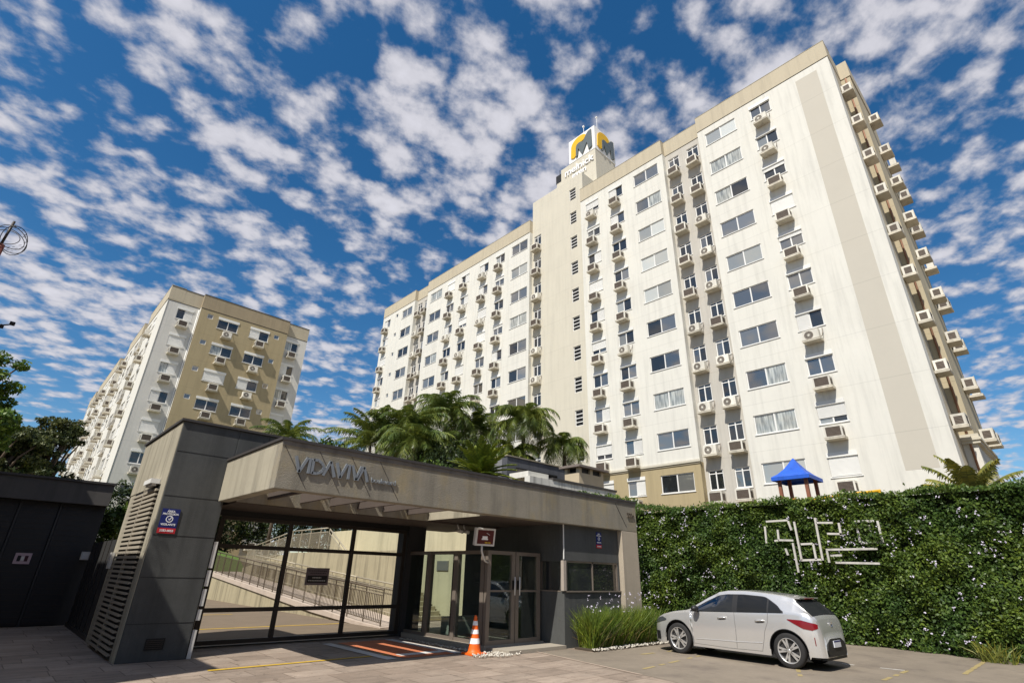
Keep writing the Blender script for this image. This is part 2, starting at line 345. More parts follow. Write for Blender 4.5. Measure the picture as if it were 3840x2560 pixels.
# ------------------------------------------------------------------ ground
def ground_mat():
    M = bpy.data.materials.new("stone_slab_paving"); M.use_nodes = True; t = M.node_tree; p = t.nodes["Principled BSDF"]; L = t.links.new
    g = t.nodes.new("ShaderNodeNewGeometry"); mp = t.nodes.new("ShaderNodeMapping"); mp.inputs["Rotation"].default_value = (0, 0, 0); L(g.outputs["Position"], mp.inputs[0])
    wz = t.nodes.new("ShaderNodeTexNoise"); wz.inputs["Scale"].default_value = 0.9; wz.inputs["Detail"].default_value = 1; L(g.outputs["Position"], wz.inputs["Vector"])
    wa = t.nodes.new("ShaderNodeMix"); wa.data_type = 'VECTOR'; wa.inputs[0].default_value = 0.035; L(mp.outputs[0], wa.inputs[4]); L(wz.outputs[1], wa.inputs[5])
    b = t.nodes.new("ShaderNodeTexBrick"); L(wa.outputs[1], b.inputs["Vector"]); b.offset = 0.37; b.offset_frequency = 2; b.squash = 0.8; b.squash_frequency = 3
    b.inputs["Color1"].default_value = (0.315, 0.258, 0.207, 1); b.inputs["Color2"].default_value = (0.215, 0.172, 0.135, 1); b.inputs["Mortar"].default_value = (0.15, 0.115, 0.085, 1)
    b.inputs["Scale"].default_value = 1.0; b.inputs["Mortar Size"].default_value = 0.010; b.inputs["Mortar Smooth"].default_value = 0.4; b.inputs["Bias"].default_value = -0.1; b.inputs["Brick Width"].default_value = 0.80; b.inputs["Row Height"].default_value = 0.52
    def nz(s, d, v=None):
        n = t.nodes.new("ShaderNodeTexNoise"); n.inputs["Scale"].default_value = s; n.inputs["Detail"].default_value = d; n.inputs["Roughness"].default_value = 0.65
        if v:
            q = t.nodes.new("ShaderNodeMapping"); q.inputs["Scale"].default_value = v; L(g.outputs["Position"], q.inputs[0]); L(q.outputs[0], n.inputs["Vector"])
        else: L(g.outputs["Position"], n.inputs["Vector"])
        return n.outputs[0]
    def mth(op, a, c):
        n = t.nodes.new("ShaderNodeMath"); n.operation = op
        for i, v in enumerate((a, c)):
            if isinstance(v, (int, float)): n.inputs[i].default_value = v
            else: L(v, n.inputs[i])
        return n.outputs[0]
    f = mth('ADD', mth('MULTIPLY', mth('SUBTRACT', nz(0.5, 4), 0.5), 0.9), 1.0)
    f = mth('MULTIPLY', f, mth('ADD', mth('MULTIPLY', mth('SUBTRACT', nz(5, 6, (0.45, 1.3, 1)), 0.5), 1.0), 1.0))
    f = mth('MULTIPLY', f, mth('ADD', mth('MULTIPLY', mth('SUBTRACT', nz(40, 3), 0.5), 0.35), 1.0))
    v = t.nodes.new("ShaderNodeVectorMath"); v.operation = 'SCALE'; L(b.outputs[0], v.inputs[0]); L(f, v.inputs["Scale"])
    sp1 = mth('MULTIPLY', mth('GREATER_THAN', nz(3.2, 2), 0.665), 0.28); sp2 = mth('MULTIPLY', mth('GREATER_THAN', nz(11, 1), 0.70), 0.35)
    f = mth('MULTIPLY', f, mth('SUBTRACT', 1.0, mth('MAXIMUM', sp1, sp2)))
    L(f, v.inputs["Scale"])
    tint = t.nodes.new("ShaderNodeMix"); tint.data_type = 'RGBA'; tint.blend_type = 'MULTIPLY'; L(mth('MULTIPLY', nz(1.7, 3), 0.6), tint.inputs[0]); L(v.outputs[0], tint.inputs[6]); tint.inputs[7].default_value = (1.0, 0.90, 0.84, 1)
    L(tint.outputs[2], p.inputs["Base Color"]); p.inputs["Roughness"].default_value = 0.72; p.inputs["Specular IOR Level"].default_value = 0.3
    bn = t.nodes.new("ShaderNodeBump"); bn.inputs["Strength"].default_value = 0.35; bn.inputs["Distance"].default_value = 0.02
    L(mth('ADD', mth('MULTIPLY', b.outputs[1], -0.6), nz(14, 5)), bn.inputs["Height"]); L(bn.outputs[0], p.inputs["Normal"]); return M
mb = MB(); mb.poly([(-400, -400, 0), (500, -400, 0), (500, 600, 0), (-400, 600, 0)], ground_mat())
tag(obj("ground", mb), kind="structure")
ASPH = mat("driveway_concrete", (0.165, 0.125, 0.085), 0.9, 0.16, 1.2, bump=0.3)
mb = MB(); mb.poly([(2.4, 13.25, .004), (9.25, 13.25, .004), (9.25, 40, .004), (2.4, 40, .004)], ASPH); tag(obj("driveway", mb), kind="structure")
PARK = mat("parking_asphalt", (0.215, 0.178, 0.135), 0.85, 0.2, 0.8, streak=0.0, bump=0.4, bscale=35, blotch=((0.13, 0.105, 0.085), 0.6))
mb = MB(); mb.poly([(9.60, 9.1, .004), (9.05, 6.1, .004), (8.2, 1.5, .004), (7.2, -4, .004), (19, -4, .004), (19, 8.6, .004), (14.4, 8.9, .004), (14.3, 8.4, .004), (10.6, 8.4, .004), (10.5, 9.1, .004)], PARK); tag(obj("parking_bay", mb), kind="structure")
def marking(name, pts, w, mt, z=0.008, broken=0.0):
    mb = MB(); a = Vector(pts[0]); b = Vector(pts[1]); n = max(1, int((b - a).length / 0.22)); d = (b - a) / n; s = Vector((-d.y, d.x)).normalized() * w / 2
    for i in range(n):
        if random.random() < broken: continue
        p = a + d * i; q = a + d * (i + 1); j = [random.uniform(0.75, 1.1) if broken else 1 for _ in range(4)]
        mb.poly([(*(p - s * j[0]), z), (*(q - s * j[1]), z), (*(q + s * j[2]), z), (*(p + s * j[3]), z)], mt)
    return tag(obj(name, mb), kind="structure")
marking("yellow_road_marking", [(3.25, 10.52), (6.6, 10.53)], 0.11, YEL)
marking("yellow_road_marking", [(3.2, 17.15), (8.9, 17.13)], 0.13, YEL, 0.010)
marking("yellow_road_marking", [(3.2, 22.2), (7.2, 22.0)], 0.11, YEL, 0.010, 0.15)
FYEL = mat("worn_yellow_paint", (0.32, 0.25, 0.11), 0.85, 0.25, 5)
marking("parking_line", [(11.3, 7.62), (12.5, 7.54)], 0.10, FYEL, broken=0.1)
marking("parking_line", [(12.25, 3.24), (14.0, 3.25)], 0.09, FYEL, broken=0.15)
marking("parking_line", [(14.5, 2.43), (17.6, 2.47)], 0.09, FYEL, broken=0.2)
marking("parking_line", [(9.6, 6.45), (12.3, 6.75)], 0.08, FYEL, broken=0.45)
marking("parking_line", [(10.9, 4.12), (12.3, 4.7)], 0.08, FYEL, broken=0.5)
marking("white_parking_line", [(13.85, 4.37), (13.98, 3.25)], 0.06, WPAINT, broken=0.15)
marking("worn_joint_line", [(9.58, 9.25), (9.03, 6.1)], 0.06, mat("pale_joint", (0.40, 0.31, 0.24), 0.85, 0.15, 4))
# red and white painted crossing under the canopy
REDP = mat("red_brick_paint", (0.50, 0.16, 0.07), 0.85, 0.18, 5)
mb = MB()
for x0, x1 in ((6.62, 7.9),): mb.poly([(x0, 9.95, .006), (x1, 9.95, .006), (x1, 12.75, .006), (x0, 12.75, .006)], REDP)
tag(obj("red_painted_crossing", mb), kind="structure")
marking("white_crossing_line", [(6.35, 12.75), (6.35, 9.95)], 0.22, WPAINT, 0.010)
marking("white_crossing_line", [(6.75, 10.35), (7.9, 10.35)], 0.25, WPAINT, 0.010)
marking("white_crossing_line", [(7.98, 12.75), (7.98, 9.95)], 0.22, WPAINT, 0.010)
GATELN = mat("grey_gate_track_paint", (0.42, 0.40, 0.37), 0.85, 0.2, 4)
for x in (4.1, 4.85, 5.6, 6.35, 7.1, 7.85):
    marking("pale_gate_marking", [(x, 14.45), (x + 0.42, 14.45)], 0.28, GATELN, 0.010)
# raised terrace behind the gatehouse, lawn bank beyond the driveway
TERR = mat("terrace_soil", (0.16, 0.13, 0.08), 0.95, 0.2, 1)
LAWN = mat("lawn_grass", (0.075, 0.13, 0.02), 0.95, 0.25, 2.5, bump=0.6, bscale=30)
mb = MB(); mb.box(12.6, 26.6, -0.2, 60, 140, 2.25, TERR); mb.box(19.35, -30, -0.2, 60, 26.6, 2.25, TERR); mb.box(13.2, 14.6, -0.2, 18.6, 26.6, 2.24, TERR); tag(obj("terrace", mb), kind="structure")
mb = MB(); nx = 22; ys = [34.2, 36.5, 39, 43, 48, 53]; zs = [0.004, 1.3, 2.1, 2.7, 3.0, 3.05]
V = [(-2 + (14.4) * i / nx, y + 0.4 * math.sin(i * 0.9), z + 0.12 * math.sin(i * 1.7 + y)) for y, z in zip(ys, zs) for i in range(nx + 1)]
mb.raw(V, [(j * (nx + 1) + i, j * (nx + 1) + i + 1, (j + 1) * (nx + 1) + i + 1, (j + 1) * (nx + 1) + i) for j in range(len(ys) - 1) for i in range(nx)], LAWN, True)
tag(obj("lawn_bank", mb), kind="structure")
mb = MB(); mb.box(-60, 53.3, -0.2, 60, 190, 2.0, TERR); tag(obj("rear_terrace", mb), kind="structure")

# ------------------------------------------------------------------ windows and air conditioners (one of each kind, then copied)
def wall_grid(mb, F, U0, U1, Z0, Z1, holes, mt, reveal=0.13, rmt=None):
    us = sorted({U0, U1, *[h[0] for h in holes], *[h[1] for h in holes]}); zs = sorted({Z0, Z1, *[h[2] for h in holes], *[h[3] for h in holes]})
    us = [u for u in us if U0 <= u <= U1]; zs = [z for z in zs if Z0 <= z <= Z1]
    for i in range(len(us) - 1):
        for j in range(len(zs) - 1):
            uc = (us[i] + us[i + 1]) / 2; zc = (zs[j] + zs[j + 1]) / 2
            if any(h[0] < uc < h[1] and h[2] < zc < h[3] for h in holes): continue
            mb.poly([F(us[i], zs[j], 0), F(us[i + 1], zs[j], 0), F(us[i + 1], zs[j + 1], 0), F(us[i], zs[j + 1], 0)], mt)
    r = rmt or mt
    for a, b, c, d in holes:
        if c < Z0 or d > Z1: continue
        for p, q in (((a, c), (b, c)), ((b, c), (b, d)), ((b, d), (a, d)), ((a, d), (a, c))):
            mb.poly([F(*p, 0), F(*q, 0), F(*q, reveal), F(*p, reveal)], r)
_wc = {}
def win_meshes(kind):
    """frame and pane meshes in local space: centred on x, sill at z = 0, wall face at y = 0"""
    if kind in _wc: return _wc[kind]
    w, h = {'wide': (2.28, 1.12), 'small': (1.36, 1.18), 'slim': (0.92, 1.16), 'tiny': (0.52, 0.48), 'slit': (0.80, 1.28), 'pair': (1.90, 1.15)}[kind]
    f = MB(); b = 0.055; y0, y1 = 0.05, 0.11
    for x in (-w / 2, w / 2 - b): f.box(x, y0, 0, x + b, y1, h, ALU)
    f.box(-w / 2 + b, y0, 0, w / 2 - b, y1, b, ALU); f.box(-w / 2 + b, y0, h - b, w / 2 - b, y1, h, ALU)
    panes = []
    if kind == 'slit':
        for i in range(1, 4): f.box(-w / 2 + b, y0, h * i / 4 - 0.03, w / 2 - b, y1 - 0.01, h * i / 4 + 0.03, ALU)
        p = MB(); p.box(-w / 2 + b, 0.12, b, w / 2 - b, 0.13, h - b, BLACK); panes = [p]
    elif kind == 'tiny':
        p = MB(); p.box(-w / 2 + b, 0.07, b, w / 2 - b, 0.08, h - b, G_GREY); panes = [p]
    else:
        ov = 0.035
        f.box(-ov, y0 - 0.008, b, ov, y1 - 0.01, h - b, ALU)
        f.box(-w / 2 - 0.05, -0.045, -0.045, w / 2 + 0.05, 0.05, -0.002, ALU)
        if kind == 'slim': f.box(-w / 2 + b, y0 - 0.004, h * 0.80, w / 2 - b, y1 - 0.015, h * 0.80 + 0.05, ALU)
        for x0, x1 in ((-w / 2 + b, -ov), (ov, w / 2 - b)):
            p = MB(); p.box(x0, 0.085 if x0 < 0 else 0.07, b, x1, 0.092 if x0 < 0 else 0.077, h - b, G_DARK); panes.append(p)
    _wc[kind] = (f.mesh("window_frame"), panes, w, h); return _wc[kind]
_pm = {}
def pane_mesh(kind, i, g):
    k = (kind, i, g.name)
    if k not in _pm:
        me = win_meshes(kind)[1][i].mesh("window_pane")
        if kind not in ('slit', 'tiny'): me.materials.clear(); me.materials.append(g)
        _pm[k] = me
    return _pm[k]
_sm = {}
def shutter_mesh(w, h, frac, side):
    """roller shutter hanging from its box at the head of the opening"""
    k = (w, h, frac, side)
    if k not in _sm:
        s = MB(); x0, x1 = (-w / 2 + .02, w / 2 - .02)
        s.box(-w / 2 - 0.02, -0.05, h - 0.20, w / 2 + 0.02, 0.045, h + 0.03, SHUT)
        if side < 0: x1 = -0.02
        if side > 0: x0 = 0.02
        n = max(1, int(h * frac / 0.055)); z = h - 0.20
        for i in range(n):
            z1 = z - 0.055
            if z1 < 0.02: break
            s.raw([(x0, 0.028, z1), (x1, 0.028, z1), (x1, 0.012, z1 + 0.008), (x0, 0.012, z1 + 0.008), (x1, 0.012, z), (x0, 0.012, z)], [(0, 1, 2, 3), (3, 2, 4, 5)], SHUT); z = z1
        _sm[k] = s.mesh("roller_shutter")
    return _sm[k]
WNAME = {'wide': 'wide_window', 'small': 'shuttered_window', 'slim': 'recess_window', 'tiny': 'bathroom_window', 'slit': 'stair_window', 'pair': 'sliding_window'}
def put_window(root, kind, x, y, z, rz, glassy=None, shut=None):
    fm, panes, w, h = win_meshes(kind)
    o = bpy.data.objects.new(WNAME[kind], fm); link(o, root); o.location = (x, y, z); o.rotation_euler = (0, 0, rz)
    gs = glassy or random.choice([(G_DARK, G_DARK), (G_GREY, G_GREY), (G_DARK, G_GREY), (G_MID, G_DARK)])
    for i in range(len(panes)):
        p = bpy.data.objects.new("pane", pane_mesh(kind, i, gs[i % 2])); link(p, o, False)
    if shut is not None:
        s = bpy.data.objects.new("shutter", shutter_mesh(w, h, *shut)); link(s, o, False)
    return o
WIDE_G = [(G_GREY, G_GREY), (G_GREY, G_GREY), (G_MID, G_PALE), (G_PALE, G_PALE), (G_GREY, G_CURT), (G_CURT, G_DARK), (G_CURT, G_CURT), (G_DARK, G_GREY), (G_DARK, G_DARK)]
SMALL_S = [(0.05, 0), (0.05, 0), (0.25, 0), (0.9, 0), (0.95, -1), (0.9, 1), (0.6, 0), (0.05, 0)]
def ac_proto(fan):
    r = thing("air_conditioner", "", "air conditioner", (0, 0, -50))
    b = MB(); d0 = -0.56 if not fan else -0.50; d1 = -0.04 if not fan else -0.16
    b.box(-0.40, d0, 0.05, 0.40, d1, 0.63, ACW)
    if not fan:
        b.box(-0.42, d0 - 0.018, 0.05, 0.42, d0, 0.105, ACW); b.box(-0.42, d0 - 0.018, 0.575, 0.42, d0, 0.645, ACW); b.box(-0.42, d0 - 0.018, 0.105, -0.34, d0, 0.575, ACW); b.box(0.34, d0 - 0.018, 0.105, 0.42, d0, 0.575, ACW)
    local("casing", b, r)
    g = MB()
    if fan:
        g.lathe([(0.0, 0.0), (0.215, 0.0), (0.225, -0.012), (0.235, 0.0)], ACG, 20, Matrix.Translation((-0.1, d0 - 0.004, 0.34)) @ Matrix.Rotation(R(-90), 4, 'X'))
        g.lathe([(0.0, 0.0), (0.19, 0.0)], ACD, 20, Matrix.Translation((-0.1, d0 - 0.007, 0.34)) @ Matrix.Rotation(R(-90), 4, 'X'), False)
        for k in range(8):
            a = k * math.pi / 8; g.bar((-0.1 - 0.2 * math.cos(a), d0 - 0.012, 0.34 - 0.2 * math.sin(a)), (-0.1 + 0.2 * math.cos(a), d0 - 0.012, 0.34 + 0.2 * math.sin(a)), 0.009, 0.009, ACW)
        g.lathe([(0.0, 0.0), (0.055, 0.0)], ACW, 12, Matrix.Translation((-0.1, d0 - 0.018, 0.34)) @ Matrix.Rotation(R(-90), 4, 'X'), False)
    else:
        g.box(-0.345, d0 - 0.004, 0.105, 0.345, d0 + 0.004, 0.58, ACD)
        for k in range(7): g.box(-0.335, d0 - 0.010, 0.14 + k * 0.062, 0.335, d0 - 0.005, 0.152 + k * 0.062, ACG)
        for s in (-1, 1):
            g.box(s * 0.398, d0 + 0.10, 0.15, s * 0.404, d1 - 0.10, 0.52, ACD)
            for k in range(5): g.box(s * 0.404, d0 + 0.10, 0.18 + k * 0.07, s * 0.409, d1 - 0.10, 0.2 + k * 0.07, ACG)
    local("grille", g, r)
    t = MB(); t.box(-0.46, -0.60, -0.04, 0.46, -0.004, 0.04, ACT)
    for s in (-1, 1): t.box(s * 0.45, -0.60, 0.04, s * 0.465, -0.004, 0.09, ACT)
    t.box(-0.45, -0.612, 0.04, 0.45, -0.60, 0.075, ACT)
    local("tray", t, r)
    if fan:
        p = MB(); p.tube([(0.3, -0.2, 0.2), (0.47, -0.18, 0.25), (0.52, -0.08, 0.55), (0.5, -0.01, 0.75)], 0.022, ACG, 6); local("pipe", p, r)
    return r
AC_PROTO = {False: ac_proto(False), True: ac_proto(True)}
_acfirst = {False: True, True: True}
def put_ac(x, y, z, rz, where, group, fan=None):
    fan = (random.random() < 0.28) if fan is None else fan
    lab = ("round-fan condenser " if fan else "boxy air conditioner ") + where
    if _acfirst[fan]:
        _acfirst[fan] = False; o = AC_PROTO[fan]; o.location = (x, y, z); o.rotation_euler = (0, 0, rz); o["label"] = lab; o["group"] = group; return o
    return dup(AC_PROTO[fan], (x, y, z + random.uniform(-.03, .03)), rz + random.gauss(0, R(1.2)), lab, group)
ORD = ["first", "second", "third", "fourth", "fifth", "sixth", "seventh", "eighth", "ninth", "tenth", "eleventh", "twelfth", "thirteenth", "fourteenth"]

# ------------------------------------------------------------------ the long facades (faces -x); both blocks share the pattern
FL = 2.72
BAYS = [("A", 3.0, 12.05, 0.0, WHITE), ("R1", 12.05, 15.1, 0.45, GREIGE), ("B", 15.1, 23.5, 0.0, WHITE), ("S", 23.5, 29.95, 0.4, CREAM), ("C", 29.95, 47.35, 0.0, WHITE), ("R3", 47.35, 50.1, 0.42, GREIGE), ("D", 50.1, 57.6, 0.0, WHITE)]
COLS = {"A": [("small", 7.5), ("wide", 10.38)], "R1": [("slim", 12.82), ("slim", 14.42)], "B": [("wide", 16.74), ("small", 19.7), ("small", 22.2)], "S": [("slit", 24.72), ("slim", 29.25)],
        "C": [("wide", 31.4), ("small", 34.25), ("small", 36.8), ("small", 40.0), ("small", 42.55), ("wide", 45.5)], "R3": [("slim", 48.1), ("slim", 49.5)], "D": [("wide", 51.75), ("tiny", 54.15), ("small", 56.4)]}
def facade(root, X, dy, dz, base, rows, block, group, shaft):
    col = 0
    for bn, y0, y1, xo, wm in BAYS:
        x = X + xo; F = lambda u, z, d, x=x: (x + d, u, z)
        top = 32.6 + dz; holes = []
        for kind, yc in COLS[bn]:
            _, _, w, h = win_meshes(kind); isac = kind in ('small', 'slim')
            if isac: col += 1
            for k in range(rows[bn]):
                z = 30.88 + dz - FL * k
                if kind == 'slit': z = 33.83 + dz - FL * k
                if kind == 'tiny': z += 0.7
                if kind == 'slit' and not shaft and k == 0: continue
                u = yc + dy; holes.append((u - w / 2, u + w / 2, z, z + h))
                gl = random.choice(WIDE_G) if kind == 'wide' else None
                if kind == 'slim': gl = (G_DARK, G_DARK) if random.random() < .7 else (G_GREY, G_DARK)
                put_window(root, kind, x, u, z, R(-90), gl, random.choice(SMALL_S) if kind == 'small' else None)
                if isac:
                    put_ac(x, u - (0.0 if kind == 'small' else 0.05), z - 0.93 if kind == 'small' else z - 0.80, R(-90), f"{ORD[k]} below the roof, {ORD[col - 1]} column from the {'striped corner' if shaft else 'khaki end'}, {block}" , group, (random.random() < (0.2 if kind == 'small' else 0.42)))
        ztop = (36.4 + dz) if (bn == "S" and shaft) else top
        if bn == "B" and shaft:
            hi = [q for q in holes if q[2] > 8.2]; lo = [q for q in holes if q[2] <= 8.2]
            w1 = MB(); wall_grid(w1, F, y0 + dy, y1 + dy, 8.1, ztop, hi, wm)
            for u in (y0 + dy, y1 + dy): w1.poly([(x, u, 8.1), (x + 1.0, u, 8.1), (x + 1.0, u, ztop), (x, u, ztop)], wm)
            obj("wall", w1, root)
            w2 = MB(); wall_grid(w2, F, y0 + dy, y1 + dy, base, 8.1, lo, KHAKI)
            for u in (y0 + dy, y1 + dy): w2.poly([(x, u, base), (x + 1.0, u, base), (x + 1.0, u, 8.1), (x, u, 8.1)], KHAKI)
            obj("base_wall", w2, root)
            cn = MB(); cn.box(x - 0.05, y0 + dy - 0.02, 8.0, x - 0.001, y1 + dy + 0.02, 8.1, BEIGE); cn.box(x - 0.11, y0 + dy - 0.08, 8.1, x - 0.001, y1 + dy + 0.08, 8.24, CREAM); obj("cornice", cn, root)
        else:
            w1 = MB(); wall_grid(w1, F, y0 + dy, y1 + dy, base, ztop, holes, wm)
            if xo == 0 or (bn == "S" and shaft):
                for u in (y0 + dy, y1 + dy):
                    if bn == "A" and u == y0 + dy and not shaft: continue
                    w1.poly([(x, u, base), (x + 1.0, u, base), (x + 1.0, u, ztop), (x, u, ztop)], wm)
            if bn == "S" and shaft:
                w1.poly([(x, y0 + dy, ztop), (x + 2.6, y0 + dy, ztop), (x + 2.6, y1 + dy, ztop), (x, y1 + dy, ztop)], wm)
                for u in (y0 + dy + 0.004, y1 + dy - 0.004): w1.poly([(x + 0.05, u, 32.0), (x + 2.6, u, 32.0), (x + 2.6, u, ztop), (x + 0.05, u, ztop)], wm)
            obj("wall", w1, root)
        if not (bn == "S" and shaft):
            pp = MB(); e0 = 0.03 if bn in ("A",) and shaft else 0.0
            pp.box(x - 0.035, y0 + dy - e0, top, x + 1.2, y1 + dy, top + 1.4, BEIGE)
            pp.box(x - 0.05, y0 + dy - e0 - 0.01, top + 1.4, x + 1.2, y1 + dy - 0.002, top + 1.44, CONCL); obj("parapet", pp, root)
            gr = MB(); gr.box(x - 0.008, y0 + dy + 0.01, top - 0.045, x - 0.001, y1 + dy - 0.01, top - 0.004, COPE); obj("drip_joint", gr, root)
    if not shaft: return
    s = MB(); s.box(X - 0.004, 3.76 + dy, 6.4 + (dz if not shaft else 0), X + 0.002, 5.06 + dy, 32.0 + dz, TAUPE); obj("painted_stripe", s, root)

tall = thing("apartment_block", "tall cream apartment block with taupe stripe and crowned by a yellow M logo tower", "apartment block", (30, 30, 2.25))
facade(tall, 30.0, 0.0, 0.0, 2.3, {"A": 10, "R1": 10, "B": 10, "S": 11, "C": 9, "R3": 8, "D": 7}, "tall block", "air conditioners on the tall block", True)
mb = MB(); mb.box(31.0, 3.0, 2.3, 44, 57.6, 33.3, BEIGE); obj("wall", mb, tall)
mb = MB(); mb.box(32.65, 2.45, 8.2, 38.2, 2.998, 32.6, mat("side_khaki", (0.43, 0.37, 0.25), 0.85, 0.05, 0.6, streak=0.1, joint=(2.72, 29.93, 0.2))); obj("side_wall", mb, tall)
mb = MB(); mb.box(32.65, 2.45, 2.3, 38.2, 2.998, 7.75, WHITE); obj("side_base_wall", mb, tall)
mb = MB(); mb.box(32.5, 2.3, 7.75, 38.3, 2.998, 8.2, CREAM); mb.box(32.44, 2.24, 7.9, 38.36, 2.998, 8.02, CREAM); obj("side_cornice", mb, tall)
mb = MB(); mb.box(32.60, 2.40, 32.6, 38.25, 2.998, 34.0, BEIGE); mb.box(31.2, 2.97, 32.6, 44.0, 3.4, 34.0, BEIGE); obj("parapet", mb, tall)
for k in range(10):
    z = 30.04 - FL * k
    put_ac(31.47, 2.985, z, 0, f"{ORD[k]} below the roof, narrow end near the stripe", "air conditioners on the tall block", False)
    put_ac(35.4, 2.44, z, 0, f"{ORD[k]} below the roof, inner column of the narrow end", "air conditioners on the tall block", False)
    if 1 <= k: put_ac(37.4, 2.44, z + 0.1, 0, f"{ORD[k]} below the roof, outer column of the narrow end", "air conditioners on the tall block", True if k % 3 == 1 else False)
# sign tower on the roof
mb = MB(); mb.box(33.0, 23.7, 33.3, 36.4, 28.3, 41.38, CREAM); mb.box(33.3, 28.3, 33.3, 36.2, 29.2, 40.2, CREAM); obj("tower", mb, tall)
mb = MB(); mb.box(32.96, 23.66, 41.38, 36.44, 27.1, 44.45, mat("tower_white", (0.80, 0.79, 0.76), 0.8, 0.03)); tow = obj("tower_sign_box", mb, tall)
YLOGO = mat("logo_yellow", (0.72, 0.42, 0.01), 0.5, 0.04); GLOGO = mat("logo_grey", (0.105, 0.125, 0.13), 0.5, 0.05)
def arc(cx, cz, rx, rz, a0, a1, n=12): return [(cx + rx * math.cos(R(a0 + (a1 - a0) * i / n)), cz + rz * math.sin(R(a0 + (a1 - a0) * i / n))) for i in range(n + 1)]
def logo(Mx, parent):
    y = MB(); y.prism([(0.08, 0.16), (0.10, 0.62)] + arc(0.46, 0.60, 0.36, 0.34, 165, 62, 10) + [(0.72, 0.80), (0.62, 0.66), (0.52, 0.64)] + arc(0.44, 0.50, 0.14, 0.13, 80, 160, 6) + [(0.29, 0.16), (0.2, 0.1)], YLOGO, Mx, 0.10)
    g = MB(); g.prism([(0.29, 0.06), (0.30, 0.50), (0.34, 0.60), (0.42, 0.64), (0.50, 0.63), (0.58, 0.58), (0.64, 0.62), (0.70, 0.76), (0.80, 0.88), (0.92, 0.90), (0.93, 0.12), (0.80, 0.06), (0.74, 0.44), (0.55, 0.05), (0.40, 0.40), (0.36, 0.10)], GLOGO, Mx, 0.14)
    local("logo_arch", y, parent); local("logo_letter", g, parent)
S = 3.3
logo(Matrix(((0, 0, -1, 32.955), (-S, 0, 0, 27.05), (0, 3.0, 0, 41.42), (0, 0, 0, 1))), tow)
logo(Matrix(((S, 0, 0, 33.05), (0, 0, -1, 23.655), (0, 3.0, 0, 41.42), (0, 0, 0, 1))), tow)
for body, zz_, yy_, sz in (("melnick", 40.0, 25.85, 1.22), ("even", 39.2, 25.8, 1.0)):
    me = text_mesh(body, sz, 0.09, WLET, bold=0.012); me.transform(Matrix.Rotation(R(-90), 4, 'Z')); me.transform(Matrix.Translation((32.93, yy_, zz_))); obj("lettering", me, tall)
mb = MB(); mb.box(33.3, 28.6, 40.2, 33.9, 29.3, 41.3, BLACK); mb.tube([(33.6, 29.0, 41.3), (33.6, 29.0, 42.2)], 0.03, STEEL, 6); obj("antenna_box", mb, tall)
mb = MB(); mb.tube([(34.5, 26.2, 44.45), (34.5, 26.2, 47.2)], 0.025, ALU, 6); mb.box(34.42, 26.1, 47.2, 34.58, 26.3, 47.4, ALU); mb.tube([(34.8, 24.6, 44.45), (34.8, 24.6, 47.6)], 0.02, ALU, 6); mb.box(34.72, 24.5, 47.6, 34.88, 24.7, 47.75, ALU); obj("mast", mb, tall)
mb = MB(); mb.tube([(32.58, 2.7, 4.0), (32.58, 2.7, 32.5)], 0.05, mat("rusty_pipe", (0.25, 0.13, 0.08), 0.8, 0.2)); obj("drain_pipe", mb, tall)
# ------------------------------------------------------------------ smaller block
low = thing("apartment_block", "smaller apartment block with khaki end wall, standing behind the dark gate pillar", "apartment block", (12, 80, 2.0))
facade(low, 5.7, 50.9, -7.98, 2.0, {"A": 8, "R1": 8, "B": 8, "S": 8, "C": 8, "R3": 8, "D": 8}, "smaller block", "air conditioners on the smaller block", False)
mb = MB(); mb.box(6.72, 54.6, 2.0, 18.9, 108.4, 25.3, BEIGE); obj("wall", mb, low)
LBW = mat("grey_white_render", (0.60, 0.58, 0.53), 0.85, 0.04, 0.5, streak=0.08, joint=(2.72, 21.95, 0.12))
def lowfront(x0, x1, Y, wm, pm, cols, acx):
    holes = []; F = lambda u, z, d: (u, Y + d, z)
    for kind, xc, zo, hasac, ax in cols:
        _, _, w, h = win_meshes(kind)
        for k in range(8):
            z = 22.9 - FL * k + zo
            if z < 2.2: continue
            holes.append((xc - w / 2, xc + w / 2, z, z + h))
            sh = None
            if kind == 'small': sh = random.choice(SMALL_S)
            if kind == 'pair': sh = random.choice([(0.05, 0), (0.05, 0), (0.9, 1), (0.9, -1), (0.9, 0), (0.05, 0)])
            put_window(low, kind, xc, Y, z, 0, (G_DARK, G_DARK) if random.random() < .8 else (G_CURT, G_DARK), sh)
            if hasac: put_ac(xc + ax, Y, z - 0.90, 0, f"{ORD[k]} below the roof, {acx[xc]}, smaller block", "air conditioners on the smaller block", random.random() < .2)
    w = MB(); wall_grid(w, F, x0, x1, 2.0, 24.52, holes, wm); obj("wall", w, low)
    p = MB(); p.box(x0, Y - 0.03, 24.52, x1, Y + 1.2, 25.92, pm); p.box(x0 - 0.01, Y - 0.06, 25.92, x1 + 0.01, Y + 1.2, 25.98, COPE); obj("parapet", p, low)
    g = MB(); g.box(x0 + 0.02, Y - 0.006, 24.46, x1 - 0.02, Y - 0.001, 24.515, COPE); obj("drip_joint", g, low)
lowfront(5.7, 8.45, 53.94, LBW, BEIGE, [("small", 7.35, 0, True, -0.02)], {7.35: "strip joining the long facade"})
lowfront(8.452, 16.9, 53.5, KHAKI, mat("khaki_parapet", (0.33, 0.265, 0.17), 0.85, 0.07, 0.5, streak=0.15), [("tiny", 9.4, 0.72, False, 0), ("pair", 11.12, 0.02, True, 0.05), ("pair", 14.15, 0.02, True, 0.1), ("tiny", 15.85, 0.65, False, 0)], {11.12: "inner column of the khaki wall", 14.15: "outer column of the khaki wall"})
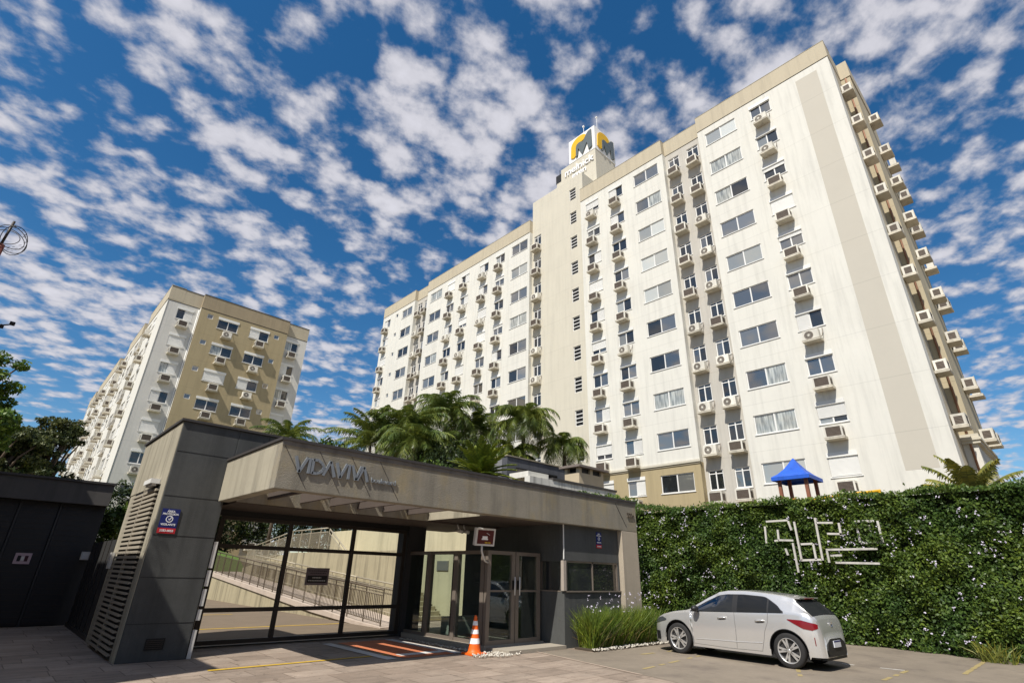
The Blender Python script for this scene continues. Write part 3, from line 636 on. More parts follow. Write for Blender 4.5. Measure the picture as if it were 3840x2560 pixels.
lowfront(16.902, 19.25, 53.94, LBW, BEIGE, [("small", 17.7, 0, True, 0.05)], {17.7: "strip beyond the khaki wall"})
mb = MB()
for x in (8.452, 16.9): mb.poly([(x, 53.5, 2.0), (x, 54.6, 2.0), (x, 54.6, 24.52), (x, 53.5, 24.52)], LBW)
mb.poly([(19.25, 53.94, 2), (19.25, 70, 2), (19.25, 70, 25.9), (19.25, 53.94, 25.9)], LBW); obj("wall_return", mb, low)
mb = MB(); mb.tube([(8.38, 53.86, 2.2), (8.38, 53.86, 24.3)], 0.04, ALU, 6); obj("drain_pipe", mb, low)
# ------------------------------------------------------------------ gatehouse
gh = thing("gatehouse", "concrete gatehouse canopy with metal lettering over the driveway gate and a dark guard booth", "gatehouse", (8, 10, 0))
mb = MB(); mb.box(3.17, 9.05, 2.75, 13.62, 9.28, 3.55, CONC); obj("fascia", mb, gh, bevel=0.012)
mb = MB(); mb.box(3.17, 9.282, 2.75, 3.38, 11.985, 3.55, CONCL); obj("fascia_return", mb, gh, bevel=0.012)
mb = MB(); mb.box(3.14, 9.02, 3.552, 13.65, 9.34, 3.60, COPE); mb.box(3.14, 9.342, 3.552, 3.44, 11.98, 3.60, COPE); obj("coping", mb, gh)
mb = MB()
for x in (3.20, 3.82, 4.44, 5.04): mb = MB(); mb.bar((x + 0.02, 9.047, 3.46), (x + 0.50, 9.047, 2.80), 0.008, 0.010, COPE, up=(0, 1, 0)); obj('joint_and_shadow_line', mb, gh)  # cast shadow lines at the sun's slant, drawn as dark strips on the fascia
mb = MB(); mb.bar((12.62, 9.045, 3.46), (13.1, 9.045, 2.86), 0.012, 0.012, COPE, up=(0, 1, 0)); obj("joint_and_shadow_line", mb, gh)  # one more slanted shadow line drawn as a dark strip
# solid roof behind the slot, with dark soffit
mb = MB(); mb.box(3.39, 11.6, 2.72, 10.55, 14.1, 3.40, SOFF); mb.box(8.05, 9.285, 2.76, 13.6, 11.598, 3.40, SOFF); mb.box(10.552, 11.602, 2.76, 13.6, 14.1, 3.40, SOFF); obj("canopy_roof", mb, gh)
mb = MB(); mb.box(8.035, 9.285, 2.755, 8.048, 11.59, 3.42, CONCL); mb.box(3.40, 11.575, 2.74, 8.03, 11.596, 3.42, CONC); obj("slot_lining", mb, gh)
for i in range(6):
    x = 3.98 + 0.68 * i
    mb = MB(); mb.box(x, 9.285, 2.84, x + 0.07, 11.57, 3.44, SOFF); obj("pergola_beam", mb, gh)
mb = MB(); mb.box(12.86, 9.052, 0, 13.62, 9.6, 2.748, mat("pier_concrete", (0.40, 0.34, 0.26), 0.9, 0.1, 1.5, streak=0.2, bump=0.3)); obj("end_pier", mb, gh, bevel=0.01)
mb = MB(); mb.box(8.57, 13.2, 0, 9.14, 13.75, 2.72, DARKP); obj("column", mb, gh)
mb = MB(); mb.box(3.17, 9.038, 3.47, 13.62, 9.049, 3.551, mat("weathered_cap", (0.15, 0.135, 0.115), 0.9, 0.25, 3, streak=0.3)); obj("fascia_cap", mb, gh)
# lettering
mb = MB()
def stroke(a, b, w=0.046):
    f = lambda p: Vector((3.43 + (p[0] - 230) * 0.00112, 9.033, p[1]))
    mb.bar(f(a), f(b), w, 0.030, LETM, up=(0, 1, 0))
lo, hi = 3.055, 3.315
for a, b in (((235, hi), (315, lo)), ((315, lo), (420, hi)), ((462, hi), (462, lo)), ((515, hi), (515, lo)),
             ((700, lo), (800, hi)), ((800, hi), (895, lo)), ((905, hi), (985, lo)), ((985, lo), (1085, hi)), ((1130, hi), (1130, lo)), ((1180, hi), (1265, lo)), ((1265, lo), (1345, hi)), ((1290, lo), (1390, hi)), ((1390, hi), (1480, lo))): stroke(a, b)
dp = [(515, hi - .016), (590, hi - .016), (650, hi - .05), (690, hi - .10), (695, (lo + hi) / 2), (690, lo + .09), (650, lo + .045), (590, lo + .016), (515, lo + .016)]
for a, b in zip(dp, dp[1:]): stroke(a, b)
obj("lettering", mb, gh)
me = text_mesh("boulevard", 0.135, 0.02, LETM, align='LEFT'); me.transform(Matrix.Translation((4.90, 9.03, 3.06))); obj("lettering", me, gh)
me = text_mesh("2226", 0.17, 0.025, mat("number_bronze", (0.10, 0.08, 0.06), 0.5, 0), align='CENTER'); me.transform(Matrix.Translation((13.31, 9.03, 3.14))); obj("house_number", me, gh)
# guard booth
mb = MB(); F = lambda u, z, d: (u, 9.2 + d, z)
wall_grid(mb, F, 10.55, 12.862, 0.0, 2.76, [(10.66, 12.80, 1.22, 1.90)], DARKW, 0.10)
F2 = lambda u, z, d: (10.55 + d, u, z)
wall_grid(mb, F2, 9.2, 13.1, 0.0, 2.76, [(9.31, 10.02, 1.22, 1.88)], DARKW, 0.10)
mb.box(10.7, 9.9, 0, 13.5, 13.06, 2.7, DARKP); obj("booth_wall", mb, gh)
w = MB(); w.box(10.60, 9.165, 1.19, 12.86, 9.27, 1.22, DOORF); w.box(10.66, 9.22, 1.22, 10.70, 9.27, 1.90, DOORF); w.box(12.74, 9.22, 1.22, 12.80, 9.27, 1.90, DOORF); w.box(11.69, 9.22, 1.22, 11.73, 9.27, 1.90, DOORF); w.box(10.70, 9.22, 1.86, 12.74, 9.27, 1.90, DOORF)
w = obj("booth_window", w, gh)
for x0, x1 in ((10.70, 11.69), (11.73, 12.74)): p = MB(); p.box(x0, 9.24, 1.22, x1, 9.248, 1.86, G_DARK); local("pane", p, w)
w = MB(); w.box(10.545, 9.31, 1.19, 10.60, 10.02, 1.22, DOORF); w.box(10.58, 9.31, 1.22, 10.62, 9.35, 1.88, DOORF); w.box(10.58, 9.98, 1.22, 10.62, 10.02, 1.88, DOORF); w = obj("booth_window", w, gh)
p = MB(); p.box(10.60, 9.35, 1.22, 10.61, 9.98, 1.88, G_DARK); local("pane", p, w)
mb = MB(); mb.box(10.50, 9.165, 1.22, 10.60, 9.255, 1.90, mat("corner_post", (0.36, 0.31, 0.26), 0.7, 0.08)); mb.box(10.535, 9.185, 1.93, 10.56, 9.205, 2.76, ALU); obj("corner_post", mb, gh)
# glazed entrance: two doors facing the street, a glazed screen running back to the gate column
def door(x0, x1, y, handle):
    f = MB(); z0, z1 = 0.1, 2.06
    for x in (x0, x1 - 0.11): f.box(x, y, z0, x + 0.11, y + 0.09, z1, DOORF)
    f.box(x0 + 0.11, y, z1 - 0.08, x1 - 0.11, y + 0.09, z1, DOORF); f.box(x0 + 0.11, y, z0, x1 - 0.11, y + 0.09, z0 + 0.09, DOORF)
    f.box(x0 + 0.11, y + 0.01, 1.17, x1 - 0.11, y + 0.08, 1.21, DOORF)
    d = obj("glass_door", f, gh); p = MB(); p.box(x0 + 0.11, y + 0.04, z0 + 0.09, x1 - 0.11, y + 0.048, z1 - 0.08, G_CLEAR); local("pane", p, d)
    h = MB(); h.box(handle - 0.04, y - 0.03, 1.22, handle + 0.04, y - 0.002, 1.42, BLACK); h.tube([(handle, y - 0.06, 1.1), (handle, y - 0.06, 1.5)], 0.014, ALU, 6); local("handle", h, d)
door(8.66, 9.56, 9.9, 9.50); door(9.58, 10.44, 9.9, 9.66)
f = MB()
for y in (10.02, 11.05, 12.2): f.box(8.66, y, 0.1, 8.80, y + 0.13, 2.06, DOORF)
f.box(8.68, 10.15, 1.98, 8.78, 13.2, 2.06, DOORF); f.box(8.68, 10.15, 0.1, 8.78, 13.2, 0.17, DOORF)
for y in (11.22, 12.36): f.box(8.70, y, 0.17, 8.76, y + 0.06, 1.98, STEEL)
sc = obj("glazed_screen", f, gh)
for y0, y1 in ((10.15, 11.05), (11.28, 12.2), (12.42, 13.2)): p = MB(); p.box(8.72, y0, 0.17, 8.728, y1, 1.98, G_CLEAR); local("pane", p, sc)
mb = MB(); mb.box(8.62, 9.88, 0, 10.54, 13.9, 0.1, mat("threshold_stone", (0.34, 0.30, 0.24), 0.8, 0.1, 2)); mb.box(8.7, 9.15, 0, 10.54, 9.878, 0.075, MATS["threshold_stone"]); obj("threshold", mb, gh)
mb = MB(); mb.box(9.3, 12.0, 0.1, 10.5, 12.4, 0.5, mat("bench", (0.35, 0.34, 0.30), 0.7, 0.05)); obj("bench_wall", mb, gh)
# security cameras under the soffit
for i, x in enumerate((8.95, 9.15)):
    o = MB(); o.tube([(x, 11.5, 2.72), (x, 11.45, 2.60)], 0.02, ALU, 6); o.tube([(x, 11.52, 2.58), (x, 11.28, 2.53)], 0.045, WPAINT, 10)
    tag(obj("security_camera", o), ["small security camera under the soffit, next to the gate column", "small security camera under the soffit, next to the red lit sign"][i], "security camera", group="security cameras under the canopy")
# ------------------------------------------------------------------ gate pillar block
gp = thing("gate_pillar", "tall charcoal gate pillar with sunlit louvred side beside the driveway gate", "pillar", (2.8, 13, 0))
mb = MB(); mb.box(2.2, 12.0, 0, 3.28, 14.9, 4.22, DARKW); mb.box(3.282, 12.0, 3.62, 6.2, 12.5, 4.22, DARKW); mb.box(3.29, 12.06, 2.8, 4.2, 12.4, 3.615, DARKW); obj("wall", mb, gp, bevel=0.01)
mb = MB(); mb.box(2.185, 12.02, 3.02, 2.198, 15.5, 4.21, CONCL); mb.box(2.185, 12.02, 0, 2.198, 12.42, 3.02, CONCL); mb.box(2.1985, 14.9, 0.0, 3.2, 15.5, 4.2, CONCL); obj("side_cladding", mb, gp)
mb = MB(); mb.box(2.15, 11.96, 4.222, 3.32, 15.55, 4.27, COPE); mb.box(3.322, 11.96, 4.222, 6.2, 12.55, 4.27, COPE); obj("coping", mb, gp)
mb = MB()
for z in (0.59, 1.34, 2.06, 2.77, 3.62): mb = MB(); mb.box(2.21, 11.996, z, 3.27, 11.9995, z + 0.008, BLACK); obj('joint_and_shadow_line', mb, gp)
mb = MB(); mb.box(3.9, 11.994, 3.64, 3.908, 11.9995, 4.2, BLACK); obj("joint_and_shadow_line", mb, gp)
LOUV = mat("louvre_slat", (0.33, 0.29, 0.225), 0.8, 0.08, 3)
mb = MB(); mb.box(2.188, 12.44, 0.04, 2.197, 14.85, 3.0, BLACK)
for i in range(33):
    z = 0.08 + i * 0.088
    mb.raw([(2.19, 12.45, z), (2.19, 14.84, z), (2.135, 14.84, z - 0.012), (2.135, 12.45, z - 0.012), (2.19, 12.45, z + 0.02), (2.19, 14.84, z + 0.02), (2.135, 14.84, z + 0.036), (2.135, 12.45, z + 0.036)], [(0, 1, 2, 3), (7, 6, 5, 4), (3, 2, 6, 7), (0, 3, 7, 4), (1, 5, 6, 2)], LOUV)
mb.box(2.13, 13.6, 0.04, 2.187, 13.63, 3.0, LOUV); obj("louvre_panel", mb, gp)
mb = MB(); mb.box(2.57, 11.985, 0.18, 2.87, 11.998, 0.36, BLACK)
for i in range(5): mb.box(2.59, 11.975, 0.20 + i * 0.03, 2.85, 11.986, 0.212 + i * 0.03, STEEL)
obj("vent_grille", mb, gp)
mb = MB()
for z0, z1 in ((0, 0.46), (0.62, 0.8), (0.86, 1.15), (1.2, 1.48), (1.52, 2.0)): mb.box(3.30, 12.02, z0, 3.37, 12.16, z1, WPAINT)
mb.box(3.288, 12.05, 0, 3.305, 12.13, 2.1, BLACK); obj("gate_guide", mb, gp)
fl = MB(); fl.box(2.02, 12.55, 3.03, 2.18, 13.2, 3.12, ALU); fl.box(2.06, 12.6, 2.99, 2.14, 13.15, 3.03, WPAINT); tag(obj("floodlight", fl), "pale bar floodlight above the louvred side of the dark pillar", "floodlight")
NAVY = mat("sign_navy", (0.008, 0.018, 0.13), 0.5, 0); RED = mat("sign_red", (0.50, 0.02, 0.03), 0.5, 0)
def security_sign(x, y, z, w, h, label):
    r = thing("security_sign", label, "sign", (x, y, z), "navy and red security company signs")
    b = MB(); b.box(-w / 2, -0.012, -h * 0.28, w / 2, -0.002, h / 2, NAVY); local("plate", b, r)
    b = MB(); b.box(-w / 2, -0.012, -h / 2, w / 2, -0.002, -h * 0.285, RED); local("phone_strip", b, r)
    l = MB(); l.lathe([(w * .155, 0), (w * .205, 0)], WLET, 24, Matrix.Translation((0, -0.0145, h * 0.08)) @ Matrix.Rotation(R(90), 4, 'X'), False); l.bar((-w * .05, -0.0145, h * .10), (0, -0.0145, h * .03), .012, .003, WLET, up=(0, 1, 0)); l.bar((0, -0.0145, h * .03), (w * .12, -0.0145, h * .18), .014, .003, WLET, up=(0, 1, 0)); local("emblem", l, r)
    for body, sz, zz in (("ÁREA", .16, .35), ("PROTEGIDA", .145, .245), ("VIGILANTE", .15, -.18), ("3383-0055", .16, -.43)):
        me = text_mesh(body, w * sz * 1.12, 0.003, WLET, bold=0.0012); me.transform(Matrix.Translation((0, -0.0145, zz * h))); local("lettering", me, r)
security_sign(2.41, 11.995, 2.315, 0.30, 0.44, "larger navy and red security sign on the charcoal gate pillar")
security_sign(11.98, 9.195, 2.45, 0.22, 0.40, "smaller navy and red security sign above the guard booth window")
# ------------------------------------------------------------------ sliding gate
sg = thing("sliding_gate", "dark steel framed driveway gate under the canopy, wide open panes showing the ramps", "gate", (6, 13.3, 0))
mb = MB()
mb.box(3.68, 13.28, 0.06, 8.56, 13.34, 0.14, STEEL); mb.box(3.68, 13.28, 2.52, 8.56, 13.34, 2.60, STEEL)
for x in (3.66, 8.45): mb.box(x, 13.28, 0.141, x + 0.10, 13.34, 2.519, STEEL)
obj("frame", mb, sg)
for x in (5.22, 6.90): mb = MB(); mb.box(x, 13.27, 0.142, x + 0.09, 13.35, 2.518, STEEL); obj("upright", mb, sg)
for z in (0.66, 1.93): mb = MB(); mb.box(3.762, 13.285, z, 8.448, 13.335, z + 0.085, STEEL); obj("rail", mb, sg)
mb = MB(); mb.box(3.4, 13.36, 0, 8.56, 13.44, 0.03, STEEL); obj("track", mb, sg)
mb = MB(); mb.box(3.42, 13.20, 2.60, 8.56, 13.5, 2.72, BLACK); obj("header_beam", mb, sg)
gs = thing("gate_sign", "small grey notice with a black panel hanging on the driveway gate", "sign", (6.1, 13.25, 1.39))
b = MB(); b.box(-0.29, -0.012, -0.19, 0.29, 0.0, 0.19, mat("sign_mauve_grey", (0.155, 0.125, 0.135), 0.6, 0.05)); local("plate", b, gs)
b = MB(); b.box(-0.25, -0.015, -0.135, 0.25, -0.0125, 0.02, BLACK); local("panel", b, gs)
b = MB()
for z, x0, x1, mt in ((0.115, -0.24, 0.23, BLACK), (0.065, -0.19, 0.20, BLACK), (-0.035, -0.12, 0.10, ALU), (-0.10, -0.22, 0.21, ALU)):
    x = x0
    while x < x1:
        q = random.uniform(0.02, 0.05); b.box(x, -0.018, z, min(x + q, x1), -0.0155, z + 0.016, mt); x += q + 0.012
local("text_line", b, gs)
# lit sign on a bent arm
ls = thing("lit_sign", "tilted square box sign with white rim and dark red picture on a bent arm", "sign", (8.3, 9.62, 2.32))
Mx = Matrix.Rotation(R(-14), 4, 'Z') @ Matrix.Rotation(R(10), 4, 'X')
b = MB(); b.box(-0.25, 0.0, -0.19, 0.25, 0.09, 0.19, WPAINT, Mx)
for a in ((-0.25, -0.016, -0.19, 0.25, 0, 0.19),): b.box(*a, WPAINT, Mx)
local("box", b, ls)
b = MB(); b.box(-0.20, -0.019, -0.15, 0.21, -0.0165, 0.15, mat("sign_dark_red", (0.085, 0.008, 0.010), 0.35, 0), Mx); local("face", b, ls)
b = MB(); b.box(-0.09, -0.022, -0.06, 0.07, -0.0195, -0.03, WLET, Mx); b.box(-0.075, -0.022, -0.03, 0.055, -0.0195, 0.02, WLET, Mx); b.bar(Mx @ Vector((0.02, -0.021, 0.09)), Mx @ Vector((0.10, -0.021, 0.05)), 0.03, 0.003, WLET); b.box(0.0, -0.022, -0.13, 0.07, -0.0195, -0.105, YEL, Mx); b.box(0.085, -0.022, -0.13, 0.15, -0.0195, -0.105, YEL, Mx); local("picture", b, ls)
b = MB(); b.tube([(-0.05, 0.04, -0.19), (-0.05, 0.04, -0.30), (0.02, 0.06, -0.42), (0.15, 0.15, -0.50), (0.36, 0.28, -0.53)], 0.022, WPAINT, 8); local("bent_arm", b, ls)
# ------------------------------------------------------------------ side gate, garage, neighbour
DG = mat("dark_gate_metal", (0.035, 0.034, 0.033), 0.6, 0.1, 2)
mb = MB(); mb.box(2.26, 15.52, 0.1, 2.34, 19.7, 2.08, DG)
for y in (15.9, 16.6, 17.3, 18.0, 18.7, 19.4): mb.box(2.245, y, 0.1, 2.259, y + 0.02, 2.08, STEEL)
mb.box(2.22, 15.52, 0.0, 2.38, 19.7, 0.098, STEEL); tag(obj("side_gate", mb), "dark flat metal side gate between the garage and the louvred pillar", "gate")
lb = MB(); lb.box(2.12, 15.1, 1.45, 2.18, 15.3, 1.78, WPAINT); tag(obj("letter_box", lb), "small pale letter box beside the louvres of the gate pillar", "letter box")
ga = thing("garage", "low charcoal garage with wide panelled doors and flat fascia behind the gate pillar", "garage", (0, 20, 0))
GAR = mat("garage_charcoal", (0.028, 0.028, 0.029), 0.7, 0.15, 1.2, streak=0.15)
mb = MB(); mb.box(-9, 19.86, 0, 2.30, 26, 3.6, GAR); obj("wall", mb, ga)
mb = MB(); mb.box(-9, 19.55, 3.08, 2.30, 19.855, 3.66, mat("garage_fascia", (0.085, 0.078, 0.072), 0.8, 0.12, 1.0, streak=0.2)); obj("fascia", mb, ga)
mb = MB(); mb.box(-9, 19.50, 3.662, 2.33, 26, 3.72, COPE); obj("coping", mb, ga)
for x0, x1 in ((-3.0, 0.36), (0.44, 1.22), (1.30, 2.0)):
    d = MB(); d.box(x0, 19.80, 0.03, x1, 19.858, 3.07, mat("garage_door", (0.022, 0.022, 0.024), 0.55, 0.1, 1.5))
    for k in range(22): d.box(x0 + 0.02, 19.79, 0.08 + k * 0.135, x1 - 0.02, 19.80, 0.09 + k * 0.135, STEEL)
    d = obj("door", d, ga)
    h = MB(); h.box(x0 - 0.055, 19.78, 0.0, x0 - 0.01, 19.858, 3.07, mat("garage_post", (0.036, 0.036, 0.038), 0.5, 0.05)); local("post", h, d)
    if x0 < 0: h = MB(); h.box(-0.1, 19.74, 1.38, 0.32, 19.79, 1.42, ALU); local("handle", h, d)
s = thing("garage_sign", "small pink-edged notice with a dark picture on the garage door", "sign", (0.86, 19.78, 1.62))
b = MB(); b.box(-0.17, -0.012, -0.135, 0.17, 0, 0.135, mat("sign_pale_pink", (0.50, 0.36, 0.38), 0.6, 0)); local("plate", b, s)
b = MB(); b.box(-0.11, -0.016, -0.07, -0.04, -0.0125, 0.07, BLACK); b.box(0.04, -0.016, -0.07, 0.11, -0.0125, 0.07, mat("sign_maroon", (0.05, 0.008, 0.012), 0.6, 0)); b.box(-0.03, -0.016, -0.05, 0.03, -0.0125, 0.05, WPAINT); local("picture", b, s)
b = MB(); b.box(2.07, 19.70, 1.63, 2.27, 19.79, 1.84, WPAINT); b.box(2.10, 19.694, 1.66, 2.24, 19.70, 1.80, ALU); tag(obj("entry_phone", b), "small square white entry phone box on the garage corner", "entry phone")
mb = MB(); mb.box(-2.6, 9.0, 0, -2.0, 16.5, 7.1, mat("neighbour_wall", (0.30, 0.26, 0.22), 0.9, 0.1, 1)); mb.box(-2.65, 8.98, 7.1, -1.98, 16.5, 7.16, COPE)
tag(obj("neighbour_wall", mb), "high plain neighbouring wall along the shaded side of the entrance", "wall")
mb = MB(); mb.box(-8, 16.5, 0, -2.25, 26, 8.5, MATS["neighbour_wall"]); mb.box(-8.05, 16.5, 8.5, -2.22, 26.05, 8.58, COPE)
tag(obj("neighbour_house", mb), "plain neighbouring house rising over the garage roof", "house")
fp = thing("fence_post", "rusty red post topped with a coil of razor wire", "post", (-1.27, 11, 0))
b = MB(); b.tube([(0, 0, 0), (0, 0, 6.28)], 0.055, mat("rusty_red", (0.14, 0.04, 0.03), 0.8, 0.2, 6), 10); local("post", b, fp)
b = MB()
for k in range(4): b.tube([(0.02 + 0.03 * k + 0.20 * math.cos(a) * (0.8 + .2 * math.sin(k)), 0.02 * k + 0.16 * math.sin(a + k), 6.44 + 0.20 * math.sin(a)) for a in [i * 2 * math.pi / 22 for i in range(23)]], 0.006, STEEL, 5, False)
for k in range(40):
    a = random.uniform(0, 6.28); c = Vector((0.06 + 0.19 * math.cos(a), random.uniform(-.1, .1), 6.44 + 0.2 * math.sin(a))); b.bar(c - Vector((0.014, 0, 0.012)), c + Vector((0.014, 0, 0.012)), 0.006, 0.004, STEEL)
b.tube([(0, 0, 6.28), (0.02, 0, 6.75)], 0.02, STEEL, 6); local("razor_wire", b, fp)
wc = MB(); wc.tube([(-1.05, 12.0, 5.20), (-0.79, 12.0, 5.33)], 0.012, STEEL, 6); wc.box(-0.83, 11.97, 5.32, -0.76, 12.05, 5.37, BLACK); wc.box(-0.93, 11.97, 5.22, -0.88, 12.03, 5.28, BLACK); wc.tube([(-1.05, 12.0, 5.20), (-1.95, 12, 4.8)], 0.012, STEEL, 6); tag(obj("security_camera", wc), "thin bracket camera reaching from the neighbouring wall", "security camera")
# ------------------------------------------------------------------ ramps, retaining wall, stairs and railings behind the gate
RETW = mat("stained_retaining_wall", (0.36, 0.31, 0.20), 0.9, 0.1, 0.9, streak=0.5, bump=0.2)
RAILM = mat("railing_metal", (0.36, 0.315, 0.23), 0.5, 0.08, 3, metal=0.2)
RAILD = mat("railing_dark_metal", (0.10, 0.075, 0.05), 0.5, 0.08, 3, metal=0.2)
def zr(y): return max(0.03, (y - 15.6) * 0.0735)
mb = MB()
for y0, y1 in ((15.6, 20), (20, 26), (26, 33.5)):
    mb.raw([(9.25, y0, 0), (9.25, y1, 0), (9.25, y1, zr(y1) - .16 if y1 > 18 else 0), (9.25, y0, max(0, zr(y0) - .16))], [(0, 1, 2, 3)], RETW)
mb.poly([(9.25, 33.5, 0), (12.6, 33.5, 0), (12.6, 33.5, 1.2), (9.25, 33.5, 1.2)], RETW)
tag(obj("ramp_side_wall", mb), "low stained beige wall under the lower ramp beside the driveway", "wall")
mb = MB()
V = []; ys = [15.2, 17, 20, 23, 26, 30, 33.5]
for y in ys: V += [(9.19, y, max(0.005, zr(y) - .17)), (10.85, y, max(0.005, zr(y) - .17)), (10.85, y, zr(y)), (9.19, y, zr(y))]
mb.raw(V, [(0, 1, 2, 3)] + [(4 * i + a, 4 * i + (a + 1) % 4, 4 * i + 4 + (a + 1) % 4, 4 * i + 4 + a) for i in range(len(ys) - 1) for a in range(4)], PINKC)
tag(obj("lower_ramp", mb), kind="structure")
def railing(name, pts, h, label, mt, gap=0.105, side=None):
    r = thing(name, label, "railing", pts[0])
    t = MB(); b = MB(); o = Vector(pts[0])
    for a, c in zip(pts, pts[1:]):
        a = Vector(a) - o; c = Vector(c) - o; up = Vector((0, 0, 1))
        t.tube([a + up * h, c + up * h], 0.028, mt, 8); t.tube([a + up * (h - .16), c + up * (h - .16)], 0.016, mt, 6); t.tube([a + up * .10, c + up * .10], 0.016, mt, 6)
        n = max(2, int((c - a).length / gap))
        for i in range(n + 1):
            q = a.lerp(c, i / n); rr = 0.022 if i % 10 == 0 else 0.012
            b.tube([q + up * (0.0 if i % 10 == 0 else .10), q + up * (h if i % 10 == 0 else h - .16)], rr, mt, 5, False)
    local("handrail", t, r); local("baluster", b, r); return r
railing("ramp_railing", [(9.3, y, zr(y)) for y in (15.4, 20, 26, 33.3)], 1.0, "metal railing along the driveway edge of the lower ramp", RAILD)
railing("ramp_railing", [(10.8, y, zr(y)) for y in (15.8, 20, 26, 31.5)], 1.0, "metal railing along the wall side of the lower ramp", RAILM)
def zu(y): return 2.25 - max(0, (y - 27.4)) * 0.12
mb = MB(); ys = [17.4, 23.4, 27.4, 33.5]
for a, c in zip(ys, ys[1:]): mb.poly([(10.95, a, 0), (10.95, c, 0), (10.95, c, zu(c)), (10.95, a, zu(a) if a > 18 else 2.25)], RETW)
mb.poly([(10.95, 23.4, 0), (10.95, 33.5, 0), (12.58, 33.5, 0), (12.58, 23.4, 0)], RETW)
mb.poly([(10.95, 23.4, 2.25), (12.6, 23.4, 2.25), (12.6, 27.4, 2.25), (10.95, 27.4, 2.25)], PINKC); mb.poly([(10.95, 27.4, 2.25), (12.6, 27.4, 2.25), (12.6, 33.5, zu(33.5)), (10.95, 33.5, zu(33.5))], PINKC)
mb2 = MB()
tag(obj("ramp_retaining_wall", mb), "tall streaked beige retaining wall carrying the upper ramp", "wall")
railing("upper_ramp_railing", [(11.0, 33.3, zu(33.3)), (11.0, 27.4, 2.25), (11.0, 23.5, 2.25)], 1.0, "metal railing on top of the streaked retaining wall", RAILM)
st = MB()
for i in range(9): st.box(10.98, 20.9 + i * 0.28, 0.02, 12.55, 21.18 + i * 0.28, 1.0 + 0.14 * i, RETW)
st.box(10.98, 18.2, 0.02, 12.55, 20.9, 0.98, RETW)
for i in range(6): st.box(10.98, 16.6 + i * 0.27, 0.02, 12.55, 16.87 + i * 0.27, 0.15 + 0.14 * i, RETW)
tag(obj("stairs", st), "beige concrete stairs beside the upper ramp, in two short flights", "stairs")
railing("stair_railing", [(11.02, 23.4, 2.25), (11.02, 20.9, 1.0), (11.02, 18.3, 1.0), (11.02, 16.6, 0.1)], 0.95, "metal railing stepping down beside the beige stairs", RAILM, 0.12)
mb = MB(); mb.box(12.62, 14.6, 0, 13.15, 26.5, 3.3, mat("yellowish_wall", (0.48, 0.43, 0.28), 0.9, 0.08, 0.8, streak=0.2)); tag(obj("garden_wall", mb), "plain yellowish garden wall seen past the gate column", "wall")
mb = MB(); mb.box(12.585, 16.6, 1.62, 12.618, 17.3, 1.95, G_GREY); tag(obj("wall_plaque", mb), "small dark plaque on the yellowish garden wall", "plaque")
# ------------------------------------------------------------------ service building, low wall and chimney behind the roof
sb = thing("pool_house", "low dark grey service building with one strip window behind the palms", "building", (19, 18, 2.25))
DGB = mat("slate_render", (0.085, 0.088, 0.10), 0.85, 0.12, 1.2, streak=0.2)
mb = MB(); mb.box(16.7, 18.0, 2.2, 22.6, 18.35, 6.66, DGB); mb.box(16.7, 18.36, 2.2, 16.98, 22, 6.66, mat("slate_side", (0.20, 0.20, 0.21), 0.85, 0.1, 1.2)); mb.box(22.3, 18.36, 2.2, 22.6, 22, 6.66, DGB); mb.box(17, 18.36, 6.3, 22.3, 22, 6.6, DGB); obj("wall", mb, sb)
mb = MB(); mb.box(16.66, 17.95, 6.662, 22.65, 22.05, 6.72, CONC); obj("coping", mb, sb)
mb = MB(); mb.box(17.3, 17.985, 5.2, 20.2, 17.999, 6.15, G_DARK); wn_ = obj("window", mb, sb); mb = MB(); mb.box(17.28, 17.96, 6.15, 20.2, 17.999, 6.21, BLACK); mb.box(18.7, 17.97, 5.2, 18.74, 17.984, 6.15, STEEL); local("frame", mb, wn_)
mb = MB(); mb.box(14.9, 14.7, 2.2, 20.6, 15.0, 5.15, mat("peeling_white_wall", (0.62, 0.60, 0.54), 0.9, 0.2, 1.3, streak=0.55)); mb.box(15.0, 14.9, 5.15, 16.2, 16.0, 5.38, WHITE); mb.box(16.22, 14.66, 5.152, 20.65, 15.04, 5.24, COPE)
tag(obj("parapet_wall", mb), "low stained white wall peeping over the gatehouse roof", "wall")
ch = thing("chimney", "stubby beige barbecue chimney with a flat stone cap and smoke slots", "chimney", (20.5, 16.4, 2.2))
mb = MB(); mb.box(19.55, 16.0, 2.2, 21.45, 16.9, 6.08, mat("chimney_beige", (0.47, 0.39, 0.27), 0.9, 0.1, 1.5)); obj("shaft", mb, ch)
mb = MB(); mb.box(19.75, 16.1, 6.08, 21.3, 16.8, 6.30, BLACK)
for x, y in ((19.55, 16.0), (20.4, 16.0), (21.25, 16.0), (19.55, 16.72), (21.25, 16.72)): mb.box(x, y, 6.081, x + 0.2, y + 0.18, 6.32, MATS["chimney_beige"])
obj("smoke_slot", mb, ch)
mb = MB(); mb.box(19.35, 15.8, 6.32, 21.65, 17.1, 6.42, mat("cap_stone", (0.17, 0.14, 0.12), 0.9, 0.3, 3)); mb.box(19.5, 15.95, 6.42, 21.5, 16.95, 6.47, MATS["cap_stone"]); obj("cap", mb, ch)
